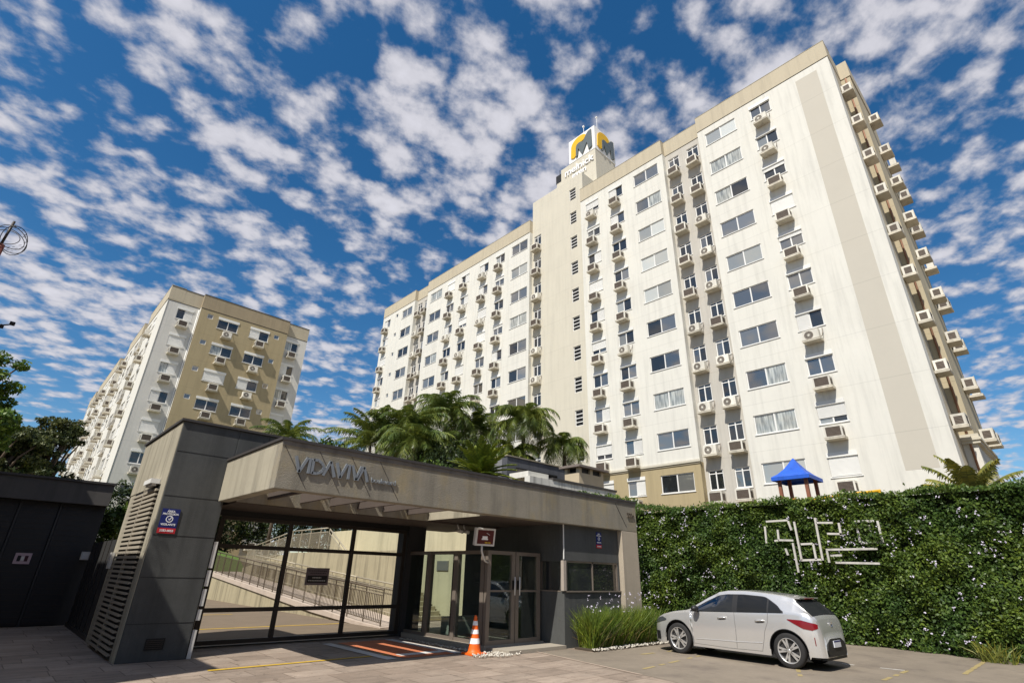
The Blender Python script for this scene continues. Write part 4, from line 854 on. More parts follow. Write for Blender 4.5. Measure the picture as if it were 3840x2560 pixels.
# ------------------------------------------------------------------ playground tower and beam over the hedge
pt = thing("playground_tower", "wooden playground tower with a bright blue pointed roof above the hedge", "playground tower", (23.2, 7.6, 2.25))
WOOD = mat("brown_post_wood", (0.22, 0.085, 0.045), 0.7, 0.15, 4)
for x, y in ((-0.55, -0.5), (0.55, -0.5), (-0.55, 0.5), (0.55, 0.5)): b = MB(); b.box(x - 0.06, y - 0.06, 0, x + 0.06, y + 0.06, 3.2, WOOD); local("post", b, pt)
b = MB(); n = 6; L4 = [(-0.78, -0.72), (0.78, -0.72), (0.78, 0.72), (-0.78, 0.72)]
prof = [(1.0, 3.02), (1.0, 3.16), (0.72, 3.30), (0.45, 3.50), (0.22, 3.74), (0.03, 3.96)]
V = [(x * s, y * s, z) for s, z in prof for x, y in L4]
b.raw(V, [(4 * i + a, 4 * i + (a + 1) % 4, 4 * i + 4 + (a + 1) % 4, 4 * i + 4 + a) for i in range(len(prof) - 1) for a in range(4)], mat("blue_roof_plastic", (0.018, 0.10, 0.52), 0.5, 0.14, 2.5, streak=0.2)); local("roof", b, pt)
b = MB(); b.box(-0.6, -0.55, 1.2, 0.6, 0.55, 1.28, WOOD); local("platform", b, pt)
b = MB(); b.tube([(-0.6, -0.4, 2.1), (-0.62, 0.0, 2.28), (-0.6, 0.4, 2.2)], 0.04, mat("orange_bar", (0.62, 0.20, 0.02), 0.5, 0), 8); local("guard_bar", b, pt)
b = MB(); b.tube([(22.5, 7.0, 4.42), (22.6, 5.9, 4.55), (22.6, 4.7, 4.60)], 0.05, mat("swing_yellow", (0.66, 0.36, 0.015), 0.5, 0.05), 8); b.tube([(22.6, 4.75, 4.6), (22.3, 4.5, 2.25)], 0.04, MATS["swing_yellow"], 8); b.tube([(22.5, 6.95, 4.42), (22.3, 7.2, 2.25)], 0.04, MATS["orange_bar"], 8)
tag(obj("swing_frame", b), "yellow and orange playground beam showing just above the hedge", "swing frame")
# added house row behind the viewer: keeps sky light off and darkens the glass
mb = MB(); mb.box(-12, -24, 0, 46, -17, 13, mat("added_row_wall", (0.16, 0.13, 0.11), 0.9, 0.15, 0.8)); mb.box(-12.1, -24.1, 13, 46.1, -16.9, 13.3, COPE)
for i in range(14):
    for k in range(4): mb.box(-9 + 3.9 * i, -17.03, 1.2 + 3 * k, -7.4 + 3.9 * i, -16.99, 2.6 + 3 * k, G_DARK)
tag(obj("added_house_row", mb), "plain brown house row added across the street to keep off sky light", "house")
# ------------------------------------------------------------------ flowering hedge wall
def bumps(y, z, s=1.0):
    return 0.13 * np.sin(1.9 * y + 1.1 * z) * np.sin(2.3 * z + 0.7 * y + 1) + 0.09 * np.sin(4.7 * y - 2.9 * z + 2) + 0.05 * np.sin(7.3 * y + 6.1 * z) * np.sin(5.1 * z - 3 * y)
def hedge_front(y, z):
    base = np.clip(17.30 + 0.235 * (y - 0.6), 17.1, 18.55)
    x = base + (18.15 - base) * np.clip(z / 2.4, 0, 1) ** 0.8 - bumps(y, z)
    cav = np.exp(-((y - 10.2) / 1.0) ** 2) * np.clip(1.25 - z / 2.2, 0, 1)
    return x + 0.30 * cav
hd = thing("flowering_hedge", "long high hedge wall thick with small pale flowers behind the silver car", "hedge", (18.5, 5, 0))
n = 92000; y = RNG.uniform(-4, 13.4, n); z = RNG.uniform(0.02, 3.95, n) + 0.0
x = hedge_front(y, z) + RNG.exponential(0.07, n) - 0.05
P = np.stack([x, y, z], 1)
Pin = np.stack([hedge_front(y[:26000], z[:26000]) + RNG.uniform(0.08, 0.22, 26000), y[:26000], z[:26000]], 1)
nt_ = 9000; y2 = RNG.uniform(-4, 13.4, nt_); x2 = RNG.uniform(18.0, 19.0, nt_); z2 = 3.92 + 0.07 * np.sin(3 * y2) + RNG.normal(0, 0.05, nt_) + 0.35 * np.clip((y2 - 11.0) / 1.2, 0, 1)
P = np.concatenate([P, np.stack([x2, y2, z2], 1)])
clump = np.sin(P[:, 1] * 5.3 + P[:, 2] * 3.1) * np.sin(P[:, 2] * 6.7 - P[:, 1] * 2.1 + 1.3) + RNG.normal(0, .6, len(P))
P = np.concatenate([P[clump > -0.75], Pin])
me = np_quads("hedge_foliage", leaves(P, 0.046, 0.55, (-0.55, -0.15, 0.45)), HEDGE); fo = obj("foliage", me, hd)
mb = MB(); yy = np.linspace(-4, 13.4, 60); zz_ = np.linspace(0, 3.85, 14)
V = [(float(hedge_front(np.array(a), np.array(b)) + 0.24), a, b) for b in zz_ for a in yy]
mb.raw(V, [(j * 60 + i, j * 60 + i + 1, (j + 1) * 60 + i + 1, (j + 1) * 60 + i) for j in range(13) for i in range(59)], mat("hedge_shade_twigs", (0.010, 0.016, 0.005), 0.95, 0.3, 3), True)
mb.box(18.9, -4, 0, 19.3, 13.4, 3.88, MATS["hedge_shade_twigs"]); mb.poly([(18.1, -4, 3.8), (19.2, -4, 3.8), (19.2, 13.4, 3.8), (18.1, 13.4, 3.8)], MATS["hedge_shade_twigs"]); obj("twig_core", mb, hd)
nc = 440; cy = RNG.uniform(-3.5, 12.5, nc); cz = RNG.beta(1.15, 1.0, nc) * 3.85 + 0.05
w_ = 0.35 + 0.65 * (np.sin(cy * 1.3 + cz * 1.9) * np.sin(cz * 1.1 - cy * .8) > -0.1); keep = RNG.uniform(0, 1, nc) < w_; cy = cy[keep]; cz = cz[keep]
pts = []
for a, b in zip(cy, cz):
    k = RNG.integers(1, 5); o_ = RNG.normal(0, 0.055, (k, 2)); yy2 = a + o_[:, 0]; zz2 = np.clip(b + o_[:, 1], .03, 4); pts.append(np.stack([hedge_front(yy2, zz2) - 0.075, yy2, zz2], 1))
FP = np.concatenate(pts); FP = np.repeat(FP, 3, 0) + RNG.normal(0, 0.012, (len(FP) * 3, 3))
me = np_quads("hedge_flowers", leaves(FP, 0.0185, 0.8, (-0.9, -0.2, 0.5)), FLOW); tag(obj("flowers", me, hd), kind="stuff")
# weathered white rail ornament fixed on the hedge
orn = thing("rail_ornament", "weathered white maze pattern of rails half swallowed by the hedge", "ornament", (17.86, 5.5, 2.0))
BARS = [((6.91, 3.26), (6.26, 3.27)), ((6.25, 3.25), (6.20, 2.98)), ((6.97, 3.12), (7.0, 2.63)), ((6.60, 3.01), (6.62, 2.73)), ((6.64, 2.71), (6.2, 2.69)), ((6.08, 3.22), (6.07, 2.14)), ((6.23, 2.62), (6.22, 1.81)), ((6.47, 2.47), (6.43, 2.28)),
        ((5.48, 3.3), (5.50, 2.14)), ((5.47, 3.16), (5.03, 3.14)), ((4.88, 3.13), (4.89, 2.79)), ((5.24, 2.85), (4.86, 2.83)), ((4.45, 3.17), (4.45, 2.60)), ((4.44, 3.15), (4.0, 3.14)), ((3.92, 3.14), (3.92, 2.58)), ((4.44, 2.58), (3.92, 2.59)), ((4.15, 3.04), (4.14, 2.86)),
        ((5.36, 2.42), (4.08, 2.43)), ((5.34, 2.40), (5.34, 2.08)), ((5.27, 2.26), (4.98, 2.27)), ((5.18, 2.08), (4.11, 2.06)), ((5.67, 2.59), (5.67, 2.16)), ((6.01, 2.58), (5.68, 2.59)), ((6.08, 2.14), (5.51, 2.16)), ((6.75, 2.69), (6.62, 2.70))]
RW = mat("weathered_white_rail", (0.50, 0.475, 0.43), 0.8, 0.15, 5, streak=0.3)
for a, b in BARS:
    k = 18.02 / 17.6; mb = MB(); q = lambda p: Vector((18.02, p[0] * k, 1.55 + (p[1] - 1.55) * k)); mb.bar(q(a), q(b), 0.055, 0.045, RW, up=(1, 0, 0)); obj("rail", mb, orn)
def clump_mesh(name, cs, n, size, mt, aspect=0.45, bias=(-0.2, -0.2, 0.5), shell=0.55):
    """leaf clumps: cs = list of (centre, radii)"""
    vol = np.array([r[0] * r[1] * r[2] for _, r in cs]) ** 0.7; vol = vol / vol.sum(); out = []
    for (c, r), w in zip(cs, vol):
        k = max(20, int(n * w)); d = RNG.normal(size=(k, 3)); d /= np.linalg.norm(d, axis=1)[:, None]; rad = (shell + (1 - shell) * RNG.uniform(0, 1, k) ** 0.5) * (1 + 0.18 * np.sin(5 * d[:, 0] + 3 * d[:, 2]) * np.sin(4 * d[:, 1] + 1))
        out.append(np.array(c) + d * rad[:, None] * np.array(r))
    P = np.concatenate(out); return np_quads(name, leaves(P, size, aspect, bias), mt)
cs = [((11.4 + 0.33 * i, 9.55 + random.uniform(-.2, .2), 3.62 + random.uniform(-.03, .08)), (0.28, 0.28, random.uniform(.07, .17))) for i in range(8)] + [((13.75, 9.6, 3.55), (0.25, 0.3, 0.22)), ((14.3, 10, 3.5), (0.5, 0.6, 0.35)), ((15.3, 11, 3.6), (0.8, 0.8, 0.4)), ((16.6, 12, 3.8), (0.9, 0.8, 0.4))]
o = obj("creeper", clump_mesh("creeper_leaves", cs, 3500, 0.05, HEDGE)); tag(o, "green creeper spilling over the end of the gatehouse roof", "creeper")
# yellow-green tuft at the foot of the hedge
def blades(n, area, h, mt, lean=0.35, w=0.012):
    P = np.stack([RNG.uniform(area[0], area[1], n), RNG.uniform(area[2], area[3], n), np.full(n, area[4])], 1); L = RNG.uniform(0.4, 1.0, n)[:, None] * h
    d = RNG.normal(0, lean, (n, 3)); d[:, 2] = 1; d /= np.linalg.norm(d, axis=1)[:, None]; s = np.cross(d, RNG.normal(size=(n, 3))); s /= np.linalg.norm(s, axis=1)[:, None]; s *= w
    hz = d.copy(); hz[:, 2] = 0; a = P; b = P + d * L * 0.55; c = P + d * L * 0.9 + hz * L * 0.35
    return np.concatenate([np.stack([a - s, a + s, b + s * .8, b - s * .8], 1), np.stack([b - s * .8, b + s * .8, c + s * .12, c - s * .12], 1)])
me = np_quads("tuft_blades", blades(120, (17.15, 17.5, 1.9, 2.5, 0), 0.55, ARECA, 0.4, 0.012), ARECA); tag(obj("grass_tuft", me), "yellow-green grass tuft at the foot of the flowering hedge", "grass tuft")
V = blades(5200, (10.85, 13.7, 8.62, 9.02, 0.0), 1.06, GRASS, 0.27, 0.009); tg = obj("tall_grass", np_quads("tall_grass_blades", V, GRASS)); tag(tg, kind="stuff")
V2 = blades(700, (13.7, 14.4, 8.6, 9.0, 0.0), 0.75, GRASS, 0.25, 0.010); obj("grass_blades", np_quads("grass_blades_short", V2, GRASS), tg)
V3 = blades(420, (10.85, 14.2, 8.6, 9.02, 0.0), 0.9, GRASS, 0.42, 0.009); obj("dry_blades", np_quads("dry_blades", V3, leafmat("straw_blade", (0.27, 0.21, 0.085), 0.3)), tg)
fpnt = np.stack([RNG.uniform(10.9, 14.2, 60), RNG.uniform(8.55, 9.05, 60), RNG.uniform(0.75, 1.22, 60)], 1); fpnt = np.repeat(fpnt, 4, 0) + RNG.normal(0, .012, (240, 3))
tag(obj("grass_flowers", np_quads("grass_flower_petals", leaves(fpnt, 0.015, 0.8, (-.5, -.7, .4)), FLOW), tg), kind="stuff")
mb = MB(); mb.box(10.7, 8.45, 0, 14.3, 9.04, 0.035, mat("planting_soil", (0.06, 0.045, 0.03), 0.95, 0.2, 5)); tag(obj("planting_bed", mb), kind="structure")
mb = MB()
def peb(x, y, z, s):
    r = [s * random.uniform(.7, 1.3) for _ in range(3)]; v = [(x + r[0], y, z), (x, y + r[1], z), (x - r[0], y, z), (x, y - r[1], z), (x, y, z + r[2] * .8), (x, y, z - r[2] * .5)]
    mb.raw(v, [(0, 1, 4), (1, 2, 4), (2, 3, 4), (3, 0, 4), (1, 0, 5), (2, 1, 5), (3, 2, 5), (0, 3, 5)], PEB, True)
for i in range(300): peb(random.uniform(10.65, 14.3), 8.47 + random.gauss(0, .06), random.uniform(.02, .05), random.uniform(.018, .036))
for i in range(230):
    a = random.uniform(0, 6.28); q = random.random() ** .6; peb(8.45 + .62 * q * math.cos(a), 9.25 + .34 * q * math.sin(a), .02 + .02 * random.random(), random.uniform(.014, .032))
for i in range(160): peb(8.33 + random.gauss(0, .05), random.uniform(9.6, 12.7), .02, random.uniform(.014, .03))
tag(obj("white_pebbles", mb), kind="stuff")
# ------------------------------------------------------------------ palms, shrubs, trees
def frond(t_out, base, az, elev, L, droop, wl, nseg=16, stiff=False):
    """one feather frond: rachis points and leaflets appended to t_out as quads"""
    p = Vector(base); e = elev; pts = [p.copy()]; ds = L / nseg; h = Vector((math.cos(az), math.sin(az), 0)); side = Vector((-math.sin(az), math.cos(az), 0))
    dirs = []
    for i in range(nseg):
        d = h * math.cos(e) + Vector((0, 0, math.sin(e))); p = p + d * ds; pts.append(p.copy()); dirs.append(d); e -= droop / nseg * (0.5 + 1.1 * i / nseg)
    for i in range(nseg):
        a, b = pts[i], pts[i + 1]; w = side * 0.014 * (1 - 0.7 * i / nseg); t_out.append((a - w, a + w, b + w * .9, b - w * .9))
    for i in range(2, nseg):
        for j in range(3):
            f = (i + j / 3) / nseg; q = pts[i].lerp(pts[i + 1], j / 3) if i < nseg else pts[-1]; d = dirs[i]; up = d.cross(side)
            ll = wl * (math.sin(math.pi * min(1, 0.12 + f * 0.86)) ** 0.6) * random.uniform(.8, 1.15)
            for s in (-1, 1):
                dr = (d * random.uniform(.45, .8) + side * s * random.uniform(.7, 1.0)).normalized(); tip = q + dr * ll + Vector((0, 0, -(0.05 if stiff else random.uniform(.35, .8)) * ll)); mid = q + dr * ll * 0.55 + Vector((0, 0, -0.02 if stiff else -0.12 * ll))
                w = (d * 0.021 + Vector((0, 0, 0.008))); t_out.append((q - w, q + w, mid + w * .95, mid - w * .95)); t_out.append((mid - w * .95, mid + w * .95, tip + w * .12, tip - w * .12))
def palm(name, label, base, top, n, L, mt, cat="palm", trunk_r=0.11, e0=(-.2, 1.2), droop=1.9, wl=0.5, group=None, stems=1, stiff=False):
    r = thing(name, label, cat, base, group); B = Vector(base); T = Vector(top) - B; q = []
    tr = MB()
    for s in range(stems):
        o = Vector((random.uniform(-.35, .35), random.uniform(-.35, .35), 0)) if stems > 1 else Vector((0, 0, 0)); tt = T + o * 1.5 - Vector((0, 0, random.uniform(0, .9) if s else 0))
        tr.tube([o, o.lerp(tt, .35) + Vector((.05, 0, 0)), o.lerp(tt, .7), tt], trunk_r, BARK, 8, radii=[trunk_r * 1.25, trunk_r, trunk_r * .95, trunk_r * .8])
        k = n // stems
        for i in range(k): frond(q, tt, i * 2.399 + random.uniform(-.25, .25), e0[0] + (e0[1] - e0[0]) * ((i + .5) / k) + random.uniform(-.12, .12), L * random.uniform(.8, 1.1), droop * random.uniform(.75, 1.2), wl, stiff=stiff)
    local("trunk", tr, r); local("crown", np_quads("palm_fronds", np.array([[tuple(v) for v in f] for f in q]), mt), r); return r
G1 = "feather palms behind the gatehouse roof"
palm("feather_palm", "low spreading feather palm in front of the smaller khaki-ended block", (13.3, 37, 2.2), (13.25, 37, 9.85), 32, 2.75, PALM, group=G1, droop=1.7)
palm("feather_palm", "clustered feather palm rising right behind the metal lettering", (13.85, 24.5, 2.2), (13.75, 24.5, 8.05), 54, 2.8, PALM, group=G1, stems=3, trunk_r=0.08, droop=1.6, e0=(0.0, 1.35))
palm("feather_palm", "bushy feather palm between the lettered palm and the tallest palm", (14.6, 23, 2.2), (14.4, 23, 8.3), 40, 2.5, PALM, group=G1, droop=1.9)
palm("feather_palm", "tallest dense feather palm against the white facade", (17.2, 24, 2.2), (17.3, 24, 9.9), 52, 2.7, PALM, group=G1, droop=2.1)
palm("feather_palm", "full feather palm touching the tallest palm on the sunnier side", (19.4, 23.6, 2.2), (19.3, 23.6, 9.3), 44, 2.5, PALM, group=G1, droop=2.0)
palm("feather_palm", "weeping feather palm beside the stair shaft of the tall block", (19.8, 20, 2.2), (19.7, 20, 9.2), 52, 2.5, PALM, group=G1, droop=2.7, e0=(-.1, 1.3))
palm("feather_palm", "small weeping feather palm over the grey service building", (22.2, 19.2, 2.2), (22.2, 19.2, 8.2), 36, 2.1, PALM, group=G1, droop=2.9, e0=(-.1, 1.2))
palm("feather_palm", "short feather palm crowding the grey service building from behind", (19.6, 21.0, 2.2), (19.4, 20.6, 7.3), 40, 2.1, PALM, group=G1, droop=2.3)
palm("feather_palm", "short feather palm hiding the foot of the tallest palm", (16.2, 22.4, 2.2), (16.0, 22.2, 7.2), 40, 2.2, PALM, group=G1, droop=2.1)
palm("feather_palm", "half hidden feather palm between the lettered palm and the dark shrub", (13.2, 20.5, 2.2), (13.1, 20.5, 6.9), 36, 2.1, PALM, group=G1, droop=2.0)
palm("cycad", "yellow-green spiky cycad standing on the gatehouse roof garden", (10.9, 13.0, 3.4), (10.9, 13.0, 4.45), 70, 1.25, FANP, cat="cycad", trunk_r=0.14, e0=(-.75, 1.5), droop=0.6, wl=0.24, stiff=True)
palm("areca_palm", "small golden areca palm above the far end of the hedge", (22, 2.2, 2.25), (22, 2.2, 3.9), 12, 1.75, ARECA, trunk_r=0.05, e0=(.75, 1.5), droop=0.95, wl=0.38)
def shrub(name, label, cs, n, size, mt, cat="shrub", group=None): return tag(obj(name, clump_mesh(name + "_leaves", cs, n, size, mt)), label, cat, group)
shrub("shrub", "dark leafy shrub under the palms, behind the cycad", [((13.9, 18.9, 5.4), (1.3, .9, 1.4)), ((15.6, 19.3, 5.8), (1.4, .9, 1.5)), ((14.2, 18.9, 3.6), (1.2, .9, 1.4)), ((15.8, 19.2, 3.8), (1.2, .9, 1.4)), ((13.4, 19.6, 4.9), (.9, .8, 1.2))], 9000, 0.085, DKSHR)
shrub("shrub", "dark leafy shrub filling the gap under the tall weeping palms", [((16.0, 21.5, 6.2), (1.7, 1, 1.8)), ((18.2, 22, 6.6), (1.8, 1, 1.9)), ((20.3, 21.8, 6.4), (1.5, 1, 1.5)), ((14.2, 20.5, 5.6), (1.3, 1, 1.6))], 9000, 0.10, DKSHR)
shrub("shrub", "bright low hedge along the roof edge behind the lettering", [((4.6 + .55 * i, 11.7, 3.72 + .08 * math.sin(i * 2.1)), (.42, .35, .48 + .12 * math.sin(i * 1.3))) for i in range(9)], 6500, 0.055, SHRUB)
shrub("shrub", "low sunny ground cover around the foot of the cycad", [((9.0 + .42 * i, 12.3, 3.62), (.36, .35, .34 + .1 * math.sin(i * 2))) for i in range(9)], 5000, 0.05, SHRUB)
shrub("shrub", "leafy shrub in the gap between garage and louvred pillar", [((2.75, 20.6, 2.75), (.36, .4, .42)), ((3.05, 20.7, 2.95), (.35, .4, .35)), ((2.7, 20.7, 2.1), (.3, .3, .5))], 1500, 0.075, SHRUB)
shrub("shrub", "dark clipped hedge beyond the lawn bank", [((1.5 + 1.5 * i, 45.5 + .5 * math.sin(i), 4.6 + .5 * math.sin(i * 2.3)), (1.15, .9, 1.9)) for i in range(17)], 32000, 0.13, DKSHR)
def tree(label, base, h, cs, n, size, mt, lr=0.22, group="trees beyond the garage", limbs=7):
    r = thing("leafy_tree", label, "tree", base, group); t = MB(); B = Vector(base); top = Vector((0, 0, h))
    t.tube([(0, 0, 0), (0.1, 0, h * .35), (-.05, .1, h * .7), top], lr, BARK, 10, radii=[lr * 1.3, lr, lr * .8, lr * .5])
    for c, rr in cs: t.tube([top * random.uniform(.55, .85), (Vector(c) - B).lerp(top * .8, .35) + Vector((0, 0, .3)), Vector(c) - B], .06, BARK, 6, radii=[lr * .45, lr * .3, .03])
    local("trunk", t, r); me = clump_mesh("tree_leaves", [((c[0] - B.x, c[1] - B.y, c[2] - B.z), rr) for c, rr in cs], n, size, mt, shell=0.3); local("crown", me, r); return r
def ragged(c, R_, n, r0, rng=random):
    """a crown of many small uneven leaf clumps round centre c"""
    o = []
    for _ in range(n):
        d = Vector((rng.gauss(0, 1), rng.gauss(0, 1), rng.gauss(0, 1))).normalized() * rng.random() ** .45; r = r0 * rng.uniform(.55, 1.3)
        o.append(((c[0] + d.x * R_[0], c[1] + d.y * R_[1], c[2] + d.z * R_[2]), (r, r, r * .62)))
    return o
tree("bright green leafy tree rising at the picture edge beyond the garage", (-3.4, 34, 0), 7.2, ragged((-2.6, 34, 9.3), (1.5, 1.4, 1.35), 26, .62) + ragged((-1.7, 34, 6.6), (1.5, 1.4, 1.7), 30, .65) + [((-1.3, 34, 10.3), (.42, .5, .3)), ((-1.25, 34, 9.2), (.45, .5, .3)), ((-1.35, 34, 8.4), (.5, .5, .35))], 17000, 0.11, TREE1)
tree("dark dull tree in the middle of the three trees beyond the garage", (-1.2, 40, 0), 5.5, ragged((-.6, 40, 7.3), (1.9, 1.3, 1.6), 40, .55), 14000, 0.11, TREE2)
tree("greyish open-crowned tree next to the smaller block", (1.4, 46, 0), 6.2, ragged((1.2, 46, 9.0), (1.75, 1.2, 1.6), 38, .5) + ragged((1.6, 46, 6.6), (1.3, 1.2, .9), 14, .65), 14000, 0.11, TREE2)
# ------------------------------------------------------------------ silver hatchback
car = thing("parked_car", "silver five-door hatchback parked in front of the flowering hedge", "car", (12.90, 5.95, 0), rz=-R(2.3)); car.scale = (0.85, 0.975, 1.0)
PAINT = mat("silver_paint", (0.66, 0.65, 0.635), 0.26, 0.0, metal=0.6, coat=0.9)
CGL = glass("car_glass", (0.010, 0.011, 0.012), 0.0, 0.02, (0.17, 0.18, 0.19)); TRIM = mat("car_black_trim", (0.014, 0.014, 0.015), 0.5, 0)
ZT = [(-1.92, .50), (-1.905, .68), (-1.885, .80), (-1.85, .90), (-1.80, .965), (-1.49, 1.215), (-1.44, 1.262), (-1.2, 1.305), (-.8, 1.345), (-.4, 1.365), (.0, 1.355), (.22, 1.32), (.5, 1.19), (.95, .945), (1.05, .915), (1.4, .87), (1.7, .80), (1.9, .72), (2.0, .62), (2.06, .48)]
zt = lambda s: float(np.interp(s, [a for a, _ in ZT], [b for _, b in ZT]))
Wd = lambda s: float(np.interp(s, [-1.92, -1.90, -1.86, -1.78, -1.62, -1.3, -1.0, 0, 1.0, 1.5, 1.8, 1.95, 2.06], [.60, .67, .735, .785, .825, .848, .855, .86, .85, .83, .76, .66, .50]))
belt = lambda s: 0.915 - 0.04 * s
def arch(s):
    z = 0.19 + (0.05 if s < -1.65 else 0)
    for c in (1.265, -1.265):
        if abs(s - c) < .375: z = max(z, .31 + math.sqrt(.375 ** 2 - (s - c) ** 2))
    return z
def sect(s):
    w = Wd(s); t = zt(s); b = min(belt(s), t - 0.05); cab = min(1, max(0, (t - .95) / .33)); xt = w * (.90 - .20 * cab); te = t - 0.045 - .02 * cab
    return w, t, b, xt, max(te, b + .01)
def hw(s, z):
    w, t, b, xt, te = sect(s)
    if z <= b:
        k = (z - .2) / max(.2, b - .2); return w * (np.interp(k, [0, .12, .30, .55, .78, 1], [.955, .975, .985, 1.0, .99, .955]))
    k = min(1, (z - b) / (te - b)); x0 = w * .955; return x0 + (xt - x0) * (k ** 1.25)
SS = sorted(set([round(a, 3) for a, _ in ZT] + [round(x, 3) for x in np.arange(-1.9, 2.01, .045)] + [1.265 + .375, 1.265 - .375, -1.265 + .375, -1.265 - .375]))
rings = []
for s in SS:
    w, t, b, xt, te = sect(s); zb = min(arch(s), b - .02); ring = []
    for k in range(9): z = zb + (b - zb) * k / 8; ring.append((hw(s, z), z))
    for k in range(1, 6): z = b + (te - b) * k / 5; ring.append((hw(s, z), z))
    for a in (30, 60, 90): ring.append((xt - .05 + .05 * math.cos(R(a)), te + (t - .018 - te) * math.sin(R(a))))
    for k in (.8, .55, .28, 0): ring.append(((xt - .05) * k, t - .018 * k * k))
    rings.append([(-x, s, z) for x, z in ring] + [(x, s, z) for x, z in ring[-2::-1]])
nr_ = len(rings[0]); V = [p for r_ in rings for p in r_]
F_ = [(i * nr_ + k, i * nr_ + k + 1, (i + 1) * nr_ + k + 1, (i + 1) * nr_ + k) for i in range(len(rings) - 1) for k in range(nr_ - 1)] + [tuple(range(nr_)), tuple((len(rings) - 1) * nr_ + k for k in range(nr_))[::-1]]
mb = MB(); mb.raw(V, F_, PAINT, True); body = local("body", mb, car)
mb = MB(); mb.box(-.66, -1.80, .20, .66, 1.62, .72, TRIM); mb.box(-.45, 1.62, .20, .45, 1.95, .45, TRIM); local("underbody", mb, car)
def side_patch(name, s0, s1, zlo, zhi, mt, both=True, off=.006, ns=18, nz=5, parent=None, smooth=True):
    for sg_ in ((-1, 1) if both else (-1,)):
        v = []; 
        for i in range(ns + 1):
            s = s0 + (s1 - s0) * i / ns; a, b = zlo(s), max(zlo(s) + .002, zhi(s))
            for j in range(nz + 1): z = a + (b - a) * j / nz; v.append((sg_ * (hw(s, z) + off), s, z))
        q = MB(); q.raw(v, [(i * (nz + 1) + j, (i + 1) * (nz + 1) + j, (i + 1) * (nz + 1) + j + 1, i * (nz + 1) + j + 1) for i in range(ns) for j in range(nz)], mt, smooth); local(name, q, car)
zlo = lambda s: belt(s) + .012
def zhi(s):
    _, t, b, xt, te = sect(s); h = te - .035
    if s < -.8: h = min(h, float(np.interp(s, [-1.24, -1.14, -.95, -.75], [.985, 1.09, 1.20, 1.29])))
    return h
side_patch("side_window_trim", -1.26, .90, lambda s: zlo(s) - .012, lambda s: zhi(s) + .014, TRIM, off=.003, ns=40)
side_patch("side_window", -.14, .86, zlo, zhi, CGL); side_patch("side_window", -.92, -.26, zlo, zhi, CGL); side_patch("quarter_window", -1.22, -.955, zlo, zhi, CGL)
side_patch("tail_light", -1.868, -1.33, lambda s: float(np.interp(s, [-1.87, -1.78, -1.62, -1.33], [.735, .695, .715, .855])), lambda s: float(np.interp(s, [-1.87, -1.6, -1.33], [.81, .865, .868])), mat("tail_light_red", (0.17, 0.005, 0.009), 0.25, 0, coat=0.3), off=.010)
side_patch("head_light", 1.58, 1.97, lambda s: float(np.interp(s, [1.58, 1.97], [.665, .57])), lambda s: float(np.interp(s, [1.58, 1.7, 1.97], [.69, .73, .66])), mat("head_light_dark", (0.05, 0.055, 0.06), 0.15, 0, coat=1.0), off=.012)
side_patch("fog_trim", 1.80, 2.0, lambda s: .25, lambda s: .42, TRIM, off=.008)
side_patch("bumper_reflector", -1.80, -1.785, lambda s: .44, lambda s: .58, mat("reflector_red", (0.15, 0.01, 0.01), 0.3, 0), off=.008, ns=4)
def top_patch(name, s0, s1, kx, mt, off):
    v = []; ns, nx_ = 8, 10
    for i in range(ns + 1):
        s = s0 + (s1 - s0) * i / ns; w, t, b, xt, te = sect(s)
        for j in range(nx_ + 1): k = -1 + 2 * j / nx_; x = (xt - .05) * k * kx; v.append((x, s + off[0], t - .018 * (k * kx) ** 2 + off[1]))
    q = MB(); q.raw(v, [(i * (nx_ + 1) + j, (i + 1) * (nx_ + 1) + j, (i + 1) * (nx_ + 1) + j + 1, i * (nx_ + 1) + j + 1) for i in range(ns) for j in range(nx_)], mt, True); local(name, q, car)
top_patch("windscreen", .26, .93, 1.0, CGL, (.006, .008)); top_patch("rear_window", -1.485, -1.80, 1.10, CGL, (-.010, .008))
0 and side_patch("rear_window_corner", -1.985, -1.74, lambda s: belt(s) + .02 if s > -1.93 else .95, lambda s: max(.955, sect(s)[4] + .02), CGL, off=.006)
mb = MB(); mb.box(-.56, -1.56, 1.238, .56, -1.42, 1.262, PAINT); mb.box(-.25, -1.575, 1.236, .25, -1.56, 1.25, MATS["tail_light_red"]); local("spoiler", mb, car, ).location = (0, 0, 0)
mb = MB(); mb.prism([(-.50, .25), (.50, .25), (.56, .36), (.50, .48), (.30, .55), (-.30, .55), (-.50, .48), (-.56, .36)], TRIM, Matrix.Translation((0, -1.932, 0)) @ Matrix.Rotation(R(90), 4, 'X') @ Matrix.Scale(-1, 4, (0, 0, 1)), .06); mb.box(-.60, -1.90, .19, .60, -1.8, .25, TRIM); local("rear_bumper_insert", mb, car)
mb = MB(); mb.box(-.20, -1.95, .40, .20, -1.934, .515, mat("plate_white", (0.62, 0.64, 0.68), 0.4, 0)); mb.box(-.20, -1.953, .493, .20, -1.9505, .514, NAVY); local("number_plate", mb, car)
mb = MB(); mb.lathe([(0.0, 0), (.045, 0), (.05, .01)], mat("chrome", (0.7, 0.7, 0.7), 0.15, 0, metal=1.0), 14, Matrix.Translation((0, -1.895, .80)) @ Matrix.Rotation(R(90), 4, 'X')); local("tailgate_badge", mb, car)
def side_line(pts, r=.005, mt=TRIM):
    for sg_ in (-1, 1):
        P_ = []
        for a, b in zip(pts, pts[1:]):
            for i in range(8): s = a[0] + (b[0] - a[0]) * i / 8; z = a[1] + (b[1] - a[1]) * i / 8; P_.append((sg_ * (hw(s, z) + .0005), s, z))
        P_.append((sg_ * (hw(*pts[-1]) + .0005), *pts[-1])); q = MB(); q.tube(P_, r, mt, 5, False); local("door_gap", q, car)
LG = mat("panel_gap", (0.10, 0.098, 0.095), 0.7, 0)
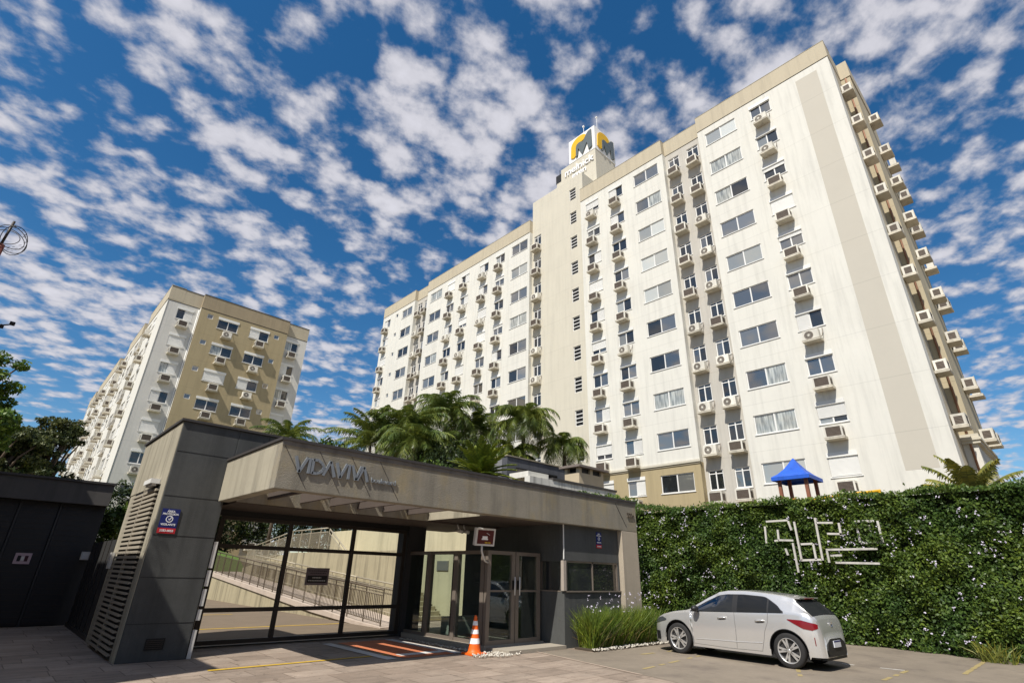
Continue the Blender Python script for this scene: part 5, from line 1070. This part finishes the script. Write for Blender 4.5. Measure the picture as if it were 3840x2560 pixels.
side_line([(.88, .88), (.90, .60), (.86, .26)], .004, LG); side_line([(-.19, .92), (-.20, .60), (-.17, .25)], .004, LG); side_line([(-.94, .95), (-.92, .78), (-.84, .62), (-.80, .48), (-.72, .25)], .004, LG); side_line([(.86, .25), (0, .235), (-.72, .25)], .004, LG)
side_line([(.80, .34), (.3, .36), (-.2, .37), (-.75, .40)], .009, PAINT)
for s in (.10, -.76):
    for sg_ in (-1, 1):
        q = MB(); x = hw(s, .80) + .012; q.tube([(sg_ * x, s - .10, .805), (sg_ * (x + .016), s - .05, .81), (sg_ * (x + .016), s + .05, .80), (sg_ * x, s + .10, .79)], .016, PAINT, 8); q.tube([(sg_ * (x - .010), s - .075, .782), (sg_ * (x - .010), s + .07, .775)], .013, LG, 6); local("door_handle", q, car)
for sg_ in (-1, 1):
    q = MB(); q.lathe([(0.0, -.105), (.05, -.09), (.075, -.03), (.078, .03), (.06, .085), (0, .10)], TRIM, 14, Matrix.Translation((sg_ * .96, .70, .95)) @ Matrix.Rotation(R(90), 4, 'Y') @ Matrix.Scale(.85, 4, (1, 0, 0))); q.bar((sg_ * .82, .74, .92), (sg_ * .92, .72, .93), .05, .03, TRIM); local("wing_mirror", q, car)
RIM = mat("alloy_rim", (0.66, 0.65, 0.63), 0.3, 0, metal=0.7); RIMD = mat("rim_shadow", (0.03, 0.028, 0.027), 0.7, 0)
for s in (1.265, -1.265):
    for sg_ in (-1, 1):
        Mw = Matrix.Translation((sg_ * .74, s, .31)) @ Matrix.Rotation(R(90) * sg_, 4, 'Y')
        t_ = MB(); t_.lathe([(.20, -.09), (.275, -.10), (.302, -.085), (.31, -.05), (.31, .05), (.302, .085), (.275, .10), (.222, .092)], RUB, 36, Mw); wh = local("wheel", t_, car)
        r_ = MB(); r_.lathe([(.222, .094), (.212, .098), (.205, .07), (.20, .03)], RIM, 36, Mw); r_.lathe([(0, .03), (.205, .03)], RIMD, 24, Mw, False); r_.lathe([(0, .088), (.03, .088), (.042, .07)], RIM, 14, Mw)
        for k in range(5):
            for dlt in (-.19, .19):
                a = k * 2 * math.pi / 5 + .3; c0 = (.035 * math.cos(a), .035 * math.sin(a)); c1 = (.208 * math.cos(a + dlt), .208 * math.sin(a + dlt)); n_ = Vector((-(c1[1] - c0[1]), c1[0] - c0[0])).normalized()
                r_.prism([(c0[0] + n_.x * .022, c0[1] + n_.y * .022), (c0[0] - n_.x * .022, c0[1] - n_.y * .022), (c1[0] - n_.x * .017, c1[1] - n_.y * .017), (c1[0] + n_.x * .017, c1[1] + n_.y * .017)], RIM, Mw @ Matrix.Translation((0, 0, .06)), .028)
        o = bpy.data.objects.new("rim", r_.mesh("rim")); C.objects.link(o); o.parent = wh
    q = MB()
for sg_ in (-1, 1):
    for s in (1.265, -1.265):
        q = MB(); q.tube([(sg_ * (hw(s + .375 * math.cos(R(a)), .31 + .375 * math.sin(R(a))) - .004), s + .372 * math.cos(R(a)), .31 + .372 * math.sin(R(a))) for a in range(0, 181, 9)], .010, TRIM, 6, False); local("wheel_arch_lip", q, car)
# ------------------------------------------------------------------ traffic cone
co = thing("traffic_cone", "orange and white striped traffic cone standing on the pebbles by the glass door", "traffic cone", (8.13, 9.62, 0.005))
ORG = mat("cone_orange", (0.80, 0.13, 0.012), 0.5, 0.04, 5)
rc = lambda z: .145 - .118 * (z / .72)
b = MB(); b.box(-.19, -.19, 0, .19, .19, .035, ORG); local("base", b, co, (0, 0, 0))
b = MB(); b.lathe([(.16, .035), (.148, .05)] + [(rc(z), z) for z in np.linspace(.06, .70, 12)] + [(.02, .725), (0, .725)], ORG, 24); local("body", b, co)
for z0, z1 in ((.20, .30), (.38, .46), (.54, .62)):
    b = MB(); b.lathe([(rc(z0) + .003, z0), (rc(z1) + .003, z1)], WLET, 24); local("white_band", b, co)
